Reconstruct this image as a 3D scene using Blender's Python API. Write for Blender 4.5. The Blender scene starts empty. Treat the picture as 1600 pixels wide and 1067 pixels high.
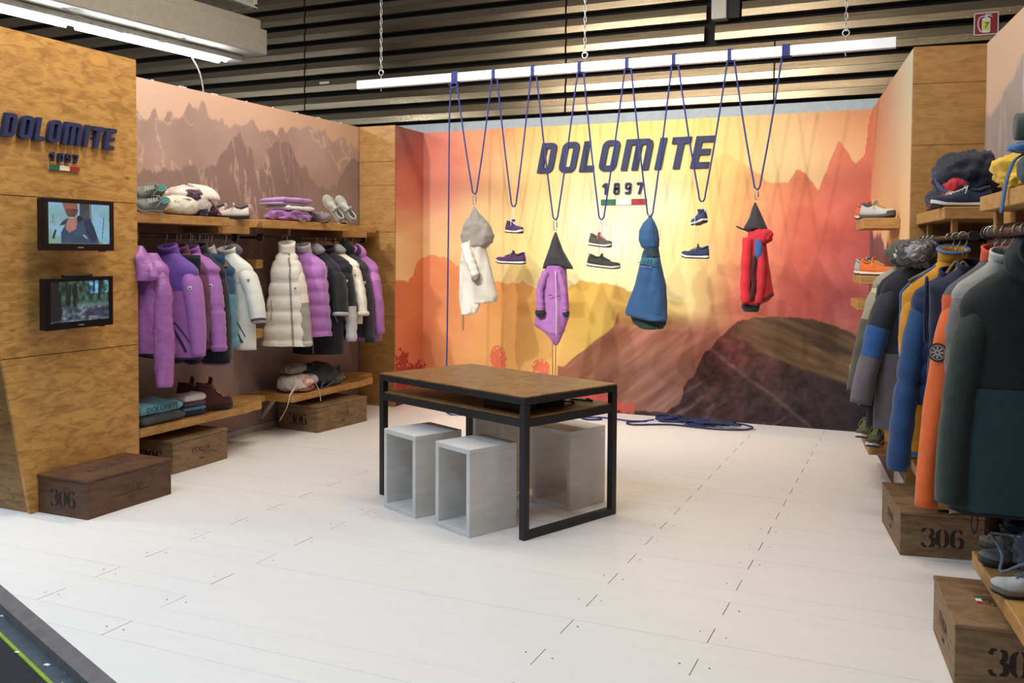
import bpy, math, random
import numpy as np
from mathutils import Vector, Matrix, Euler

# ------------------------------------------------------------------ camera, world, lights, exposure
scene = bpy.context.scene
C = scene.collection
cam_d = bpy.data.cameras.new('camera')
cam_d.sensor_fit = 'HORIZONTAL'; cam_d.sensor_width = 36.0
cam_d.lens = 1448.425 / 1600 * 36.0
cam_d.shift_y = -87.06 / 1600
cam_d.clip_start = 0.05; cam_d.clip_end = 200
cam = bpy.data.objects.new('camera', cam_d); C.objects.link(cam)
_r = Vector((0.91448241, 0.4045829, 0.00588182)); _u = Vector((-0.01998086, 0.03063466, 0.99933092)); _f = Vector((-0.40413201, 0.91398807, -0.03609877))
cam.matrix_world = Matrix(((_r.x, _u.x, -_f.x, 0.0), (_r.y, _u.y, -_f.y, 0.0), (_r.z, _u.z, -_f.z, 1.6), (0, 0, 0, 1)))
scene.camera = cam

world = bpy.data.worlds.new('world'); scene.world = world; world.use_nodes = True
world.node_tree.nodes['Background'].inputs[0].default_value = (0.93, 0.95, 1.0, 1)
world.node_tree.nodes['Background'].inputs[1].default_value = 0.21
scene.view_settings.view_transform = 'Standard'
scene.view_settings.look = 'None'
scene.view_settings.gamma = 1.0
scene.view_settings.use_curve_mapping = False
scene.view_settings.exposure = -0.08

def aim(o, tgt):
    o.rotation_euler = (Vector(tgt) - o.location).to_track_quat('-Z', 'Y').to_euler()
def spot(name, loc, tgt, power, color, angle=70, blend=0.6, size=0.06):
    d = bpy.data.lights.new(name, 'SPOT'); d.energy = power; d.color = color
    d.spot_size = math.radians(angle); d.spot_blend = blend; d.shadow_soft_size = size
    o = bpy.data.objects.new(name, d); C.objects.link(o); o.location = loc; aim(o, tgt); return o
def area(name, loc, tgt, power, color, sx, sy):
    d = bpy.data.lights.new(name, 'AREA'); d.shape = 'RECTANGLE'; d.size = sx; d.size_y = sy; d.energy = power; d.color = color
    o = bpy.data.objects.new(name, d); C.objects.link(o); o.location = loc; aim(o, tgt); return o
WARM = (1.0, 0.88, 0.72); COOL = (0.84, 0.92, 1.0); NEUT = (1.0, 0.93, 0.84)
# spotlights on the hall roof, trained on the sunset wall
BW = (1.0, 0.95, 0.89)
spot('booth_spotlight', (-5.4, 2.0, 5.2), (-3.55, 8.85, 1.6), 900, BW, 46, 0.7, 0.11)
spot('booth_spotlight', (-4.3, 2.0, 5.2), (-2.7, 8.85, 1.65), 940, BW, 46, 0.7, 0.11)
spot('booth_spotlight', (-2.5, 2.0, 5.2), (-1.2, 8.85, 1.6), 720, BW, 46, 0.7, 0.11)
# booth spotlights washing the side walls from above
spot('booth_spotlight', (-4.25, 5.7, 4.0), (-5.4, 5.7, 2.45), 64, NEUT, 110, 0.9)
spot('booth_spotlight', (-4.25, 7.2, 4.0), (-5.4, 7.2, 2.45), 28, NEUT, 110, 0.9)
spot('booth_spotlight', (-4.0, 4.0, 3.9), (-4.9, 4.15, 2.6), 88, WARM, 100, 0.9)
spot('booth_spotlight', (-1.3, 4.6, 4.0), (0.25, 5.4, 1.9), 62, WARM, 100, 0.8)
# rows of hall luminaires high above the aisle
area('hall_luminaire', (-4.4, 1.2, 5.4), (-4.4, 1.2, 0), 268, (0.56, 0.77, 1.0), 5.0, 0.35)
area('hall_luminaire', (-12.6, 1.5, 5.2), (-12.6, 1.5, 0), 420, COOL, 6.0, 0.5)
area('hall_luminaire', (-1.2, 3.6, 5.4), (-1.2, 3.6, 0), 88, WARM, 5.0, 0.35)
area('hall_luminaire', (-3.0, 6.2, 5.4), (-3.0, 6.2, 0), 122, WARM, 5.0, 0.35)

# ------------------------------------------------------------------ helpers
def lin(c):
    c = np.asarray(c, float) / 255.0
    return np.where(c <= 0.04045, c / 12.92, ((c + 0.055) / 1.055) ** 2.4)
def lin4(c): v = lin(c); return (float(v[0]), float(v[1]), float(v[2]), 1.0)
_M = {}
def mat(name, color, rough=0.7, metal=0.0, var=0.12, scale=18.0, bump=0.0, bscale=60.0, stretch=(1, 1, 1), color2=None, spec=0.4, sheen=0.0, coat=0.0):
    if name in _M: return _M[name]
    m = bpy.data.materials.new(name); m.use_nodes = True; nt = m.node_tree; b = nt.nodes['Principled BSDF']
    b.inputs['Roughness'].default_value = rough; b.inputs['Metallic'].default_value = metal
    b.inputs['Specular IOR Level'].default_value = spec
    if sheen: b.inputs['Sheen Weight'].default_value = sheen
    if coat: b.inputs['Coat Weight'].default_value = coat
    tc = nt.nodes.new('ShaderNodeTexCoord'); mp = nt.nodes.new('ShaderNodeMapping'); mp.inputs['Scale'].default_value = stretch
    nt.links.new(tc.outputs['Object'], mp.inputs['Vector'])
    nz = nt.nodes.new('ShaderNodeTexNoise'); nz.inputs['Scale'].default_value = scale; nz.inputs['Detail'].default_value = 5
    nt.links.new(mp.outputs[0], nz.inputs['Vector'])
    cr = nt.nodes.new('ShaderNodeValToRGB')
    c = lin(color); c2 = lin(color2) if color2 is not None else c * (1 - 2 * var)
    cr.color_ramp.elements[0].position = 0.3; cr.color_ramp.elements[1].position = 0.7
    a = c2; bcol = np.clip(c * (1 + (var if color2 is None else 0)), 0, 1)
    cr.color_ramp.elements[0].color = (*[float(x) for x in a], 1); cr.color_ramp.elements[1].color = (*[float(x) for x in bcol], 1)
    nt.links.new(nz.outputs['Fac'], cr.inputs['Fac']); nt.links.new(cr.outputs[0], b.inputs['Base Color'])
    if bump:
        n2 = nt.nodes.new('ShaderNodeTexNoise'); n2.inputs['Scale'].default_value = bscale; n2.inputs['Detail'].default_value = 4
        nt.links.new(mp.outputs[0], n2.inputs['Vector'])
        bp = nt.nodes.new('ShaderNodeBump'); bp.inputs['Strength'].default_value = bump; bp.inputs['Distance'].default_value = 0.02
        nt.links.new(n2.outputs['Fac'], bp.inputs['Height']); nt.links.new(bp.outputs[0], b.inputs['Normal'])
    _M[name] = m; return m
def fab(color, rough=0.75, shiny=False, var=0.05):
    k = 'fabric_%d_%d_%d%s' % (color[0], color[1], color[2], '_shiny' if shiny else '')
    return mat(k, color, rough=0.38 if shiny else rough, var=var, scale=9, bump=0.5 if shiny else 0.38, bscale=22 if shiny else 13, spec=0.5 if shiny else 0.25, sheen=0.0 if shiny else 0.15)
def wood(name, light, dark, rough=0.5, sc=(1.3, 1.3, 4.0), blotch=2.8):
    if name in _M: return _M[name]
    m = bpy.data.materials.new(name); m.use_nodes = True; nt = m.node_tree; b = nt.nodes['Principled BSDF']
    b.inputs['Roughness'].default_value = rough; b.inputs['Specular IOR Level'].default_value = 0.35
    L = nt.links.new
    tc = nt.nodes.new('ShaderNodeTexCoord'); mp = nt.nodes.new('ShaderNodeMapping'); mp.inputs['Scale'].default_value = sc
    L(tc.outputs['Object'], mp.inputs['Vector'])
    n1 = nt.nodes.new('ShaderNodeTexNoise'); n1.inputs['Scale'].default_value = 2.2 * blotch; n1.inputs['Detail'].default_value = 6; n1.inputs['Distortion'].default_value = 0.9
    n2 = nt.nodes.new('ShaderNodeTexNoise'); n2.inputs['Scale'].default_value = 26; n2.inputs['Detail'].default_value = 4
    mp2 = nt.nodes.new('ShaderNodeMapping'); mp2.inputs['Scale'].default_value = (sc[0] * 0.6, sc[1] * 0.6, sc[2] * 2.2); L(tc.outputs['Object'], mp2.inputs['Vector'])
    L(mp.outputs[0], n1.inputs['Vector']); L(mp2.outputs[0], n2.inputs['Vector'])
    mx = nt.nodes.new('ShaderNodeMath'); mx.operation = 'MULTIPLY_ADD'; L(n2.outputs['Fac'], mx.inputs[0]); mx.inputs[1].default_value = 0.35; L(n1.outputs['Fac'], mx.inputs[2])
    cr = nt.nodes.new('ShaderNodeValToRGB'); cr.color_ramp.elements[0].position = 0.5; cr.color_ramp.elements[1].position = 0.78
    cr.color_ramp.elements[0].color = lin4(dark); cr.color_ramp.elements[1].color = lin4(light)
    L(mx.outputs[0], cr.inputs['Fac'])
    vo = nt.nodes.new('ShaderNodeTexVoronoi'); vo.inputs['Scale'].default_value = 2.3
    mp3 = nt.nodes.new('ShaderNodeMapping'); mp3.inputs['Scale'].default_value = (1.1, 1.1, 2.4); L(tc.outputs['Object'], mp3.inputs['Vector']); L(mp3.outputs[0], vo.inputs['Vector'])
    kr = nt.nodes.new('ShaderNodeValToRGB'); kr.color_ramp.elements[0].position = 0.02; kr.color_ramp.elements[1].position = 0.09
    kr.color_ramp.elements[0].color = (0.35, 0.28, 0.22, 1); kr.color_ramp.elements[1].color = (1, 1, 1, 1); L(vo.outputs['Distance'], kr.inputs['Fac'])
    mu = nt.nodes.new('ShaderNodeMix'); mu.data_type = 'RGBA'; mu.blend_type = 'MULTIPLY'; mu.inputs['Factor'].default_value = 0.8
    L(cr.outputs[0], mu.inputs['A']); L(kr.outputs[0], mu.inputs['B']); L(mu.outputs['Result'], b.inputs['Base Color'])
    bp = nt.nodes.new('ShaderNodeBump'); bp.inputs['Strength'].default_value = 0.12; bp.inputs['Distance'].default_value = 0.01
    L(n2.outputs['Fac'], bp.inputs['Height']); L(bp.outputs[0], b.inputs['Normal'])
    _M[name] = m; return m
def paint_mat(name, rough=0.75, emit=0.0, spec=0.2):
    m = bpy.data.materials.new(name); m.use_nodes = True; nt = m.node_tree; b = nt.nodes['Principled BSDF']
    b.inputs['Roughness'].default_value = rough; b.inputs['Specular IOR Level'].default_value = spec
    a = nt.nodes.new('ShaderNodeAttribute'); a.attribute_name = 'print'
    nt.links.new(a.outputs['Color'], b.inputs['Base Color'])
    if emit:
        nt.links.new(a.outputs['Color'], b.inputs['Emission Color']); b.inputs['Emission Strength'].default_value = emit
        b.inputs['Base Color'].default_value = (0.02, 0.02, 0.02, 1); nt.links.remove(b.inputs['Base Color'].links[0])
    return m

def tag(o, label=None, cat=None, group=None, kind=None):
    if label: o['label'] = label
    if cat: o['category'] = cat
    if group: o['group'] = group
    if kind: o['kind'] = kind
    return o
def thing(name, label, cat, loc=(0, 0, 0), rotz=0.0, group=None, rot=None):
    o = bpy.data.objects.new(name, None); C.objects.link(o); o.empty_display_size = 0.05
    o.location = loc; o.rotation_euler = rot if rot is not None else (0, 0, rotz)
    return tag(o, label, cat, group)
def link_mesh(name, me, material, parent=None, smooth=False):
    if material is not None and len(me.materials) == 0: me.materials.append(material)
    if smooth: me.polygons.foreach_set('use_smooth', [True] * len(me.polygons))
    o = bpy.data.objects.new(name, me); C.objects.link(o)
    if parent is not None: o.parent = parent
    return o

class MB:
    def __init__(s, T=None): s.v = []; s.f = []; s.T = T
    def add(s, vs, fs):
        b = len(s.v)
        if s.T is not None: vs = [tuple(s.T @ Vector(p)) for p in vs]
        s.v.extend([tuple(map(float, p)) for p in vs]); s.f.extend([tuple(b + i for i in f) for f in fs]); return s
    def box(s, lo, hi, b=0.0, T=None):
        x0, y0, z0 = lo; x1, y1, z1 = hi
        if b <= 0:
            vs = [(x, y, z) for x in (x0, x1) for y in (y0, y1) for z in (z0, z1)]
            fs = [(0, 1, 3, 2), (4, 6, 7, 5), (0, 4, 5, 1), (2, 3, 7, 6), (0, 2, 6, 4), (1, 5, 7, 3)]
        else:
            vs = []; idx = {}
            for i in (0, 1):
                for j in (0, 1):
                    for k in (0, 1):
                        X = (x0, x1)[i]; Y = (y0, y1)[j]; Z = (z0, z1)[k]; sx = b * (1 - 2 * i); sy = b * (1 - 2 * j); sz = b * (1 - 2 * k)
                        idx[i, j, k, 0] = len(vs); vs.append((X, Y + sy, Z + sz))
                        idx[i, j, k, 1] = len(vs); vs.append((X + sx, Y, Z + sz))
                        idx[i, j, k, 2] = len(vs); vs.append((X + sx, Y + sy, Z))
            fs = []
            o = [(0, 0), (1, 0), (1, 1), (0, 1)]
            for e in (0, 1):
                fs.append(tuple(idx[e, a, c, 0] for a, c in o)); fs.append(tuple(idx[a, e, c, 1] for a, c in o)); fs.append(tuple(idx[a, c, e, 2] for a, c in o))
            for a in (0, 1):
                for c in (0, 1):
                    fs.append((idx[0, a, c, 1], idx[1, a, c, 1], idx[1, a, c, 2], idx[0, a, c, 2]))
                    fs.append((idx[a, 0, c, 0], idx[a, 1, c, 0], idx[a, 1, c, 2], idx[a, 0, c, 2]))
                    fs.append((idx[a, c, 0, 0], idx[a, c, 1, 0], idx[a, c, 1, 1], idx[a, c, 0, 1]))
                    for k in (0, 1): fs.append((idx[a, c, k, 0], idx[a, c, k, 1], idx[a, c, k, 2]))
        if T is not None: vs = [tuple(T @ Vector(p)) for p in vs]
        return s.add(vs, fs)
    def rings(s, R, cap0=True, cap1=True, closed=True):
        n = len(R[0]); vs = [p for r in R for p in r]; fs = []
        m = n if closed else n - 1
        for i in range(len(R) - 1):
            for j in range(m): fs.append((i * n + j, i * n + (j + 1) % n, (i + 1) * n + (j + 1) % n, (i + 1) * n + j))
        if cap0: fs.append(tuple(range(n))[::-1])
        if cap1: fs.append(tuple((len(R) - 1) * n + j for j in range(n)))
        return s.add(vs, fs)
    def tube(s, path, r, n=8, closed=False, cap=True, flat=1.0):
        P = [Vector(p) for p in path]; R = []; prev = None; N = len(P)
        for i, p in enumerate(P):
            a = P[(i - 1) % N] if (closed or i > 0) else P[i]; c = P[(i + 1) % N] if (closed or i < N - 1) else P[i]
            t = (c - a); t = t.normalized() if t.length > 1e-9 else Vector((0, 0, 1))
            if prev is None:
                up = Vector((0, 0, 1)) if abs(t.z) < 0.9 else Vector((1, 0, 0)); u = t.cross(up).normalized()
            else:
                u = (prev - t * prev.dot(t)); u = u.normalized() if u.length > 1e-6 else t.orthogonal().normalized()
            prev = u; w = t.cross(u); rr = r[i] if hasattr(r, '__len__') else r
            R.append([tuple(p + u * (rr * math.cos(2 * math.pi * k / n)) + w * (rr * flat * math.sin(2 * math.pi * k / n))) for k in range(n)])
        if closed: R.append(R[0]); return s.rings(R, False, False)
        return s.rings(R, cap, cap)
    def prism(s, poly, y0, y1):          # polygon in the local x-z plane, thickness along y
        n = len(poly); vs = [(p[0], y0, p[1]) for p in poly] + [(p[0], y1, p[1]) for p in poly]
        fs = [tuple(range(n)), tuple(range(2 * n - 1, n - 1, -1))] + [(i, i + n, (i + 1) % n + n, (i + 1) % n) for i in range(n)]
        return s.add(vs, fs)
    def ringprism(s, outer, inner, y0, y1):
        n = len(outer); vs = []
        for y in (y0, y1):
            vs += [(p[0], y, p[1]) for p in outer] + [(p[0], y, p[1]) for p in inner]
        fs = []
        for i in range(n):
            j = (i + 1) % n
            fs += [(i, j, n + j, n + i), (2 * n + i, 3 * n + i, 3 * n + j, 2 * n + j), (i, 2 * n + i, 2 * n + j, j), (n + i, n + j, 3 * n + j, 3 * n + i)]
        return s.add(vs, fs)
    def build(s, name, material, parent=None, smooth=False):
        me = bpy.data.meshes.new(name); me.from_pydata(s.v, [], s.f); me.update()
        return link_mesh(name, me, material, parent, smooth)
def RZ(loc, a): return Matrix.Translation(loc) @ Matrix.Rotation(a, 4, 'Z')
def spline(P, n):
    P = [Vector(p) for p in P]; out = []
    for i in range(len(P) - 1):
        a = P[max(i - 1, 0)]; b = P[i]; c = P[i + 1]; d = P[min(i + 2, len(P) - 1)]
        for k in range(n):
            t = k / n
            out.append(0.5 * ((2 * b) + (c - a) * t + (2 * a - 5 * b + 4 * c - d) * t * t + (3 * b - a - 3 * c + d) * t ** 3))
    out.append(P[-1]); return out
def interp(x, pts): return float(np.interp(x, [p[0] for p in pts], [p[1] for p in pts]))

# numpy value noise, used for the printed murals and for cloth wrinkles
def vnoise(U, V, scale, seed, octs=4, gain=0.5):
    tot = np.zeros_like(U, float); amp = 1.0; nrm = 0
    rng = np.random.RandomState(seed)
    for o in range(octs):
        G = rng.rand(256, 256); u = U * scale; v = V * scale
        iu = np.floor(u).astype(int); iv = np.floor(v).astype(int); fu = u - iu; fv = v - iv
        fu = fu * fu * (3 - 2 * fu); fv = fv * fv * (3 - 2 * fv)
        g = lambda a, b: G[a % 256, b % 256]
        tot += amp * ((g(iu, iv) * (1 - fu) + g(iu + 1, iv) * fu) * (1 - fv) + (g(iu, iv + 1) * (1 - fu) + g(iu + 1, iv + 1) * fu) * fv)
        nrm += amp; amp *= gain; scale *= 2.03
    return tot / nrm
_WR = {}
def wr(x, y, z, seed, f=1.0):       # smooth wrinkle field, about -1..1
    if seed not in _WR:
        r = random.Random(seed); _WR[seed] = [(r.uniform(-14, 14), r.uniform(-14, 14), r.uniform(-9, 9), r.uniform(0, 6.28)) for _ in range(5)]
    t = 0.0
    for k, (a, b, c, d) in enumerate(_WR[seed]):
        w = f * (1.0 + 0.75 * k); t += math.sin(w * (x * a + y * b + z * c) + d) / (1 + 0.5 * k)
    return t / 2.6

# right-hand side of the booth stands at a slight angle: u into the wall, s along it, z up
RA = 0.1405
_rd = Vector((-math.sin(RA), math.cos(RA), 0)); _rn = Vector((math.cos(RA), math.sin(RA), 0)); _ob = Vector((0.336, 6.378, 0))
def RT(u, s, z=0.0): return tuple(_ob + _rn * u + _rd * s + Vector((0, 0, z)))
RM = Matrix.Translation(_ob) @ Matrix.Rotation(RA, 4, 'Z')

# ------------------------------------------------------------------ shared materials
WHITE_WOOD = mat('white_painted_boards', (232, 227, 221), rough=0.42, var=0.012, scale=3.0, stretch=(1, 6, 1), bump=0.05, bscale=30)
GOLD = wood('golden_panel_wood', (198, 150, 82), (160, 114, 60))
SHELFW = wood('shelf_timber', (184, 138, 80), (158, 114, 62), sc=(1.5, 1.5, 6))
CRATEW = wood('stained_crate_wood', (134, 106, 76), (104, 80, 54), rough=0.6, sc=(1.4, 1.4, 6))
CRATED = wood('dark_stained_crate_wood', (98, 68, 48), (74, 50, 36), rough=0.55, sc=(1.4, 1.4, 6))
TABLEW = wood('table_top_wood', (146, 108, 66), (112, 80, 46), rough=0.4, sc=(2, 2, 2))
BLACKM = mat('black_powder_coated_steel', (34, 34, 36), rough=0.45, var=0.08)
PIPE = mat('dark_bronze_pipe', (62, 46, 38), rough=0.4, metal=0.6, var=0.1)
STEEL = mat('galvanised_steel', (190, 190, 190), rough=0.3, metal=0.9, var=0.05)
NAVY = mat('navy_letter_face', (40, 46, 84), rough=0.6, var=0.05)
INK = mat('black_stencil_ink', (46, 36, 30), rough=0.8, var=0.2, scale=40)
INK2 = mat('faded_stencil_ink', (84, 62, 46), rough=0.8, var=0.2, scale=40)
BLACKP = mat('black_plastic', (20, 20, 22), rough=0.35, var=0.05)
WHITEP = mat('white_patch', (235, 235, 232), rough=0.6, var=0.03)
GREENF = mat('flag_green', (46, 104, 74), rough=0.6, var=0.03); WHITEF = mat('flag_white', (240, 232, 212), rough=0.6, var=0.03); REDF = mat('flag_red', (160, 46, 46), rough=0.6, var=0.03)
# ------------------------------------------------------------------ the printed murals
SKY_B = [(-5.15,2.85,150,83,90),(-5.21,2.25,225,122,105),(-4.83,2.73,222,108,95),(-4.67,2.5,230,140,122),(-4.75,2.24,232,147,128),(-4.37,2.81,240,148,110),(-4.33,2.44,240,172,135),(-4.14,2.77,245,160,105),(-3.92,2.82,248,180,108),(-3.56,2.84,250,200,118),(-3.22,2.85,252,220,125),(-2.55,2.82,250,226,118),(-1.93,2.79,250,222,120),(-1.62,2.78,245,205,130),(-1.33,2.82,235,190,130),(-0.77,2.82,228,165,115),(-0.53,2.78,212,138,100),(-5.14,1.69,240,187,140),(-4.67,1.9,245,207,155),(-4.67,1.62,248,227,155),(-4.21,1.9,250,234,160),(-3.92,2.23,248,190,125),(-3.77,1.69,252,230,140),(-3.56,2.02,255,235,150),(-3.56,2.35,253,222,130),(-3.21,1.89,255,250,220),(-3.21,2.21,254,240,180),(-2.8,1.7,255,255,248),(-2.55,2.2,255,250,230),(-2.55,2.51,254,238,150),(-2.23,2.5,254,238,150),(-2.23,2.07,255,250,215),(-2.22,1.57,255,243,165),(-3.21,1.44,255,246,180),(-1.92,2.19,252,228,125),(-1.91,1.7,250,215,125),(-1.62,2.36,250,215,130),(-1.33,2.47,246,212,150),(-1.04,2.58,240,205,150),(-0.6,2.56,235,190,135),(-2.8,1.31,255,245,180)]
R1 = [(-5.25,1.31),(-5.14,1.27),(-5.08,1.34),(-5.05,1.47),(-4.98,1.54),(-4.86,1.57),(-4.75,1.55),(-4.63,1.5),(-4.51,1.43),(-4.44,1.39),(-4.25,1.35),(-4.06,1.28),(-3.97,1.25),(-3.88,1.29),(-3.77,1.29),(-3.62,1.23),(-3.45,1.2),(-3.31,1.26),(-3.2,1.3),(-3.0,1.32),(-2.87,1.29),(-2.7,1.24),(-2.54,1.21),(-2.28,1.14)]
L1 = [(-5.14,1.2,228,132,95),(-4.82,1.42,238,147,95),(-4.51,1.21,240,152,95),(-4.98,0.71,228,127,90),(-4.67,0.73,240,162,100),(-3.99,1.16,242,162,95),(-3.98,0.76,244,182,105),(-4.36,0.47,245,182,110),(-3.55,1.1,240,182,95),(-3.55,0.64,246,192,105),(-3.07,1.18,235,192,85),(-3.06,0.79,232,202,95),(-2.66,1.13,225,177,95),(-5.14,0.21,225,122,90),(-4.28,0.13,238,162,105),(-3.2,0.53,240,192,110),(-3.55,0.31,240,177,105)]
R2 = [(-1.98,2.28),(-1.89,2.42),(-1.83,2.49),(-1.76,2.54),(-1.67,2.52),(-1.59,2.47),(-1.52,2.42),(-1.41,2.35),(-1.36,2.28),(-1.26,2.25),(-1.2,2.25),(-1.15,2.25),(-1.12,2.3),(-1.07,2.37),(-1.03,2.37),(-0.99,2.34),(-0.94,2.27),(-0.87,2.18),(-0.85,2.25),(-0.81,2.34),(-0.78,2.44),(-0.75,2.53),(-0.73,2.58),(-0.71,2.62),(-0.67,2.57),(-0.62,2.51),(-0.59,2.44),(-0.56,2.41),(-0.52,2.45),(-0.49,2.48),(-0.47,2.64),(-0.46,2.78),(-0.44,2.86)]
L2 = [(-1.92,2.37,252,226,130),(-1.68,2.39,250,212,125),(-1.5,2.18,245,185,115),(-1.79,1.94,250,210,125),(-1.32,2.11,238,150,100),(-1.04,2.23,232,130,98),(-1.03,1.93,228,112,88),(-0.71,2.39,222,130,95),(-0.52,2.21,190,98,85),(-0.7,1.99,212,100,85),(-1.31,1.7,228,130,98),(-1.73,1.58,240,165,110),(-2.15,1.33,238,180,110),(-1.03,1.58,212,92,82),(-0.58,1.58,178,82,82),(-0.58,1.12,150,75,78),(-1.02,1.17,190,85,80),(-1.48,1.22,218,120,95),(-2.02,1.02,222,140,98),(-1.3,0.98,180,85,78)]
R3 = [(-3.33,0.44),(-3.2,0.55),(-3.06,0.66),(-2.93,0.77),(-2.81,0.86),(-2.78,0.93),(-2.76,1.0),(-2.7,1.09),(-2.6,1.14),(-2.47,1.23),(-2.28,1.26),(-2.03,1.25),(-1.78,1.18),(-1.54,1.1),(-1.3,1.01)]
L3 = [(-3.2,0.4,172,117,88),(-2.79,0.8,172,109,79),(-2.6,1.0,174,109,79),(-2.21,0.95,172,105,79),(-2.86,0.35,155,109,88),(-2.53,0.56,159,109,90),(-2.21,0.64,168,113,92),(-2.33,0.32,138,99,88),(-2.79,0.07,155,96,79),(-2.46,0.06,126,88,77),(-1.9,0.96,180,105,82),(-1.96,0.71,172,105,88),(-3.19,0.07,168,92,75),(-2.14,0.21,113,79,71)]
R4 = [(-2.26,0.04),(-2.21,0.09),(-2.13,0.14),(-2.1,0.2),(-2.09,0.3),(-2.05,0.36),(-2.0,0.41),(-1.96,0.5),(-1.92,0.59),(-1.88,0.66),(-1.83,0.71),(-1.77,0.78),(-1.72,0.82),(-1.67,0.88),(-1.61,0.93),(-1.57,0.96),(-1.53,0.98),(-1.4,1.0),(-1.16,1.02),(-0.92,1.0),(-0.68,0.94),(-0.46,0.85)]
L4 = [(-1.6,0.88,122,56,49),(-1.42,0.93,115,59,50),(-1.71,0.72,101,50,46),(-1.5,0.7,105,52,46),(-1.89,0.47,70,42,40),(-1.95,0.16,50,36,37),(-1.59,0.37,57,42,42),(-1.3,0.5,56,42,40),(-1.29,0.14,49,37,40),(-0.83,0.18,42,33,38),(-0.5,0.09,36,30,37),(-0.73,0.36,46,36,37)]
BT = [(-1.53,0.77),(-1.36,0.68),(-1.2,0.62),(-1.01,0.56),(-0.81,0.48),(-0.62,0.43),(-0.45,0.37)]
L5 = [(-1.42,0.86,107,73,49),(-1.07,0.87,94,70,53),(-1.07,0.67,110,84,53),(-0.73,0.77,98,73,56),(-0.62,0.54,101,84,58),(-0.84,0.59,103,81,55),(-0.49,0.67,90,70,55)]
SKY_L = [(5.24,2.84,240,203,177),(5.8,2.84,236,196,170),(6.58,2.85,232,190,162),(8.2,2.78,224,180,150),(5.33,2.62,232,194,172),(6.17,2.68,230,188,164),(7.32,2.68,226,184,156)]
A1 = [(5.23,2.64),(5.27,2.62),(5.32,2.61),(5.36,2.62),(5.41,2.66),(5.45,2.63),(5.5,2.63),(5.57,2.67),(5.62,2.65),(5.67,2.67),(5.73,2.71),(5.79,2.75),(5.85,2.75),(5.91,2.79),(5.95,2.76),(5.99,2.73),(6.06,2.68),(6.14,2.65),(6.23,2.65),(6.32,2.65),(6.44,2.67),(6.48,2.69),(6.53,2.71),(6.6,2.67),(6.7,2.65),(6.8,2.67),(6.88,2.69),(6.92,2.72),(6.96,2.73),(7.06,2.72),(7.17,2.72),(7.28,2.75),(7.36,2.77),(7.45,2.8),(7.51,2.79),(7.57,2.75),(7.63,2.71),(7.75,2.71),(7.87,2.7),(7.97,2.73),(8.07,2.69),(8.13,2.64),(8.27,2.62)]
A2 = [(5.22,2.18),(5.5,2.24),(5.76,2.26),(5.97,2.26),(6.08,2.3),(6.14,2.41),(6.2,2.48),(6.23,2.52),(6.3,2.58),(6.37,2.6),(6.41,2.54),(6.46,2.49),(6.53,2.45),(6.56,2.39),(6.59,2.31),(6.67,2.4),(6.77,2.52),(6.83,2.57),(6.9,2.6),(7.01,2.62),(7.06,2.58),(7.11,2.5),(7.15,2.44),(7.21,2.39),(7.25,2.4),(7.29,2.41),(7.33,2.35),(7.38,2.29),(7.48,2.23),(7.63,2.22),(7.81,2.21),(7.87,2.33),(7.95,2.46),(8.03,2.51),(8.14,2.54),(8.27,2.52)]
def field(U, V, S, p=3.2):
    W = np.zeros_like(U); A = np.zeros(U.shape + (3,))
    for s in S:
        w = 1.0 / (((U - s[0]) ** 2 + (V - s[1]) ** 2 + 0.06) ** (p / 2)); W += w; A += w[..., None] * np.asarray(s[2:5], float)
    return A / W[..., None]
def ridge(U, pts, amp, seed, sc=9.0):
    h = np.interp(U, [q[0] for q in pts], [q[1] for q in pts])
    return h + amp * (vnoise(U, np.zeros_like(U) + 3.7, sc, seed, 4) - 0.5)
def sm(x, w): return np.clip(x / w + 0.5, 0, 1)[..., None]
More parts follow.
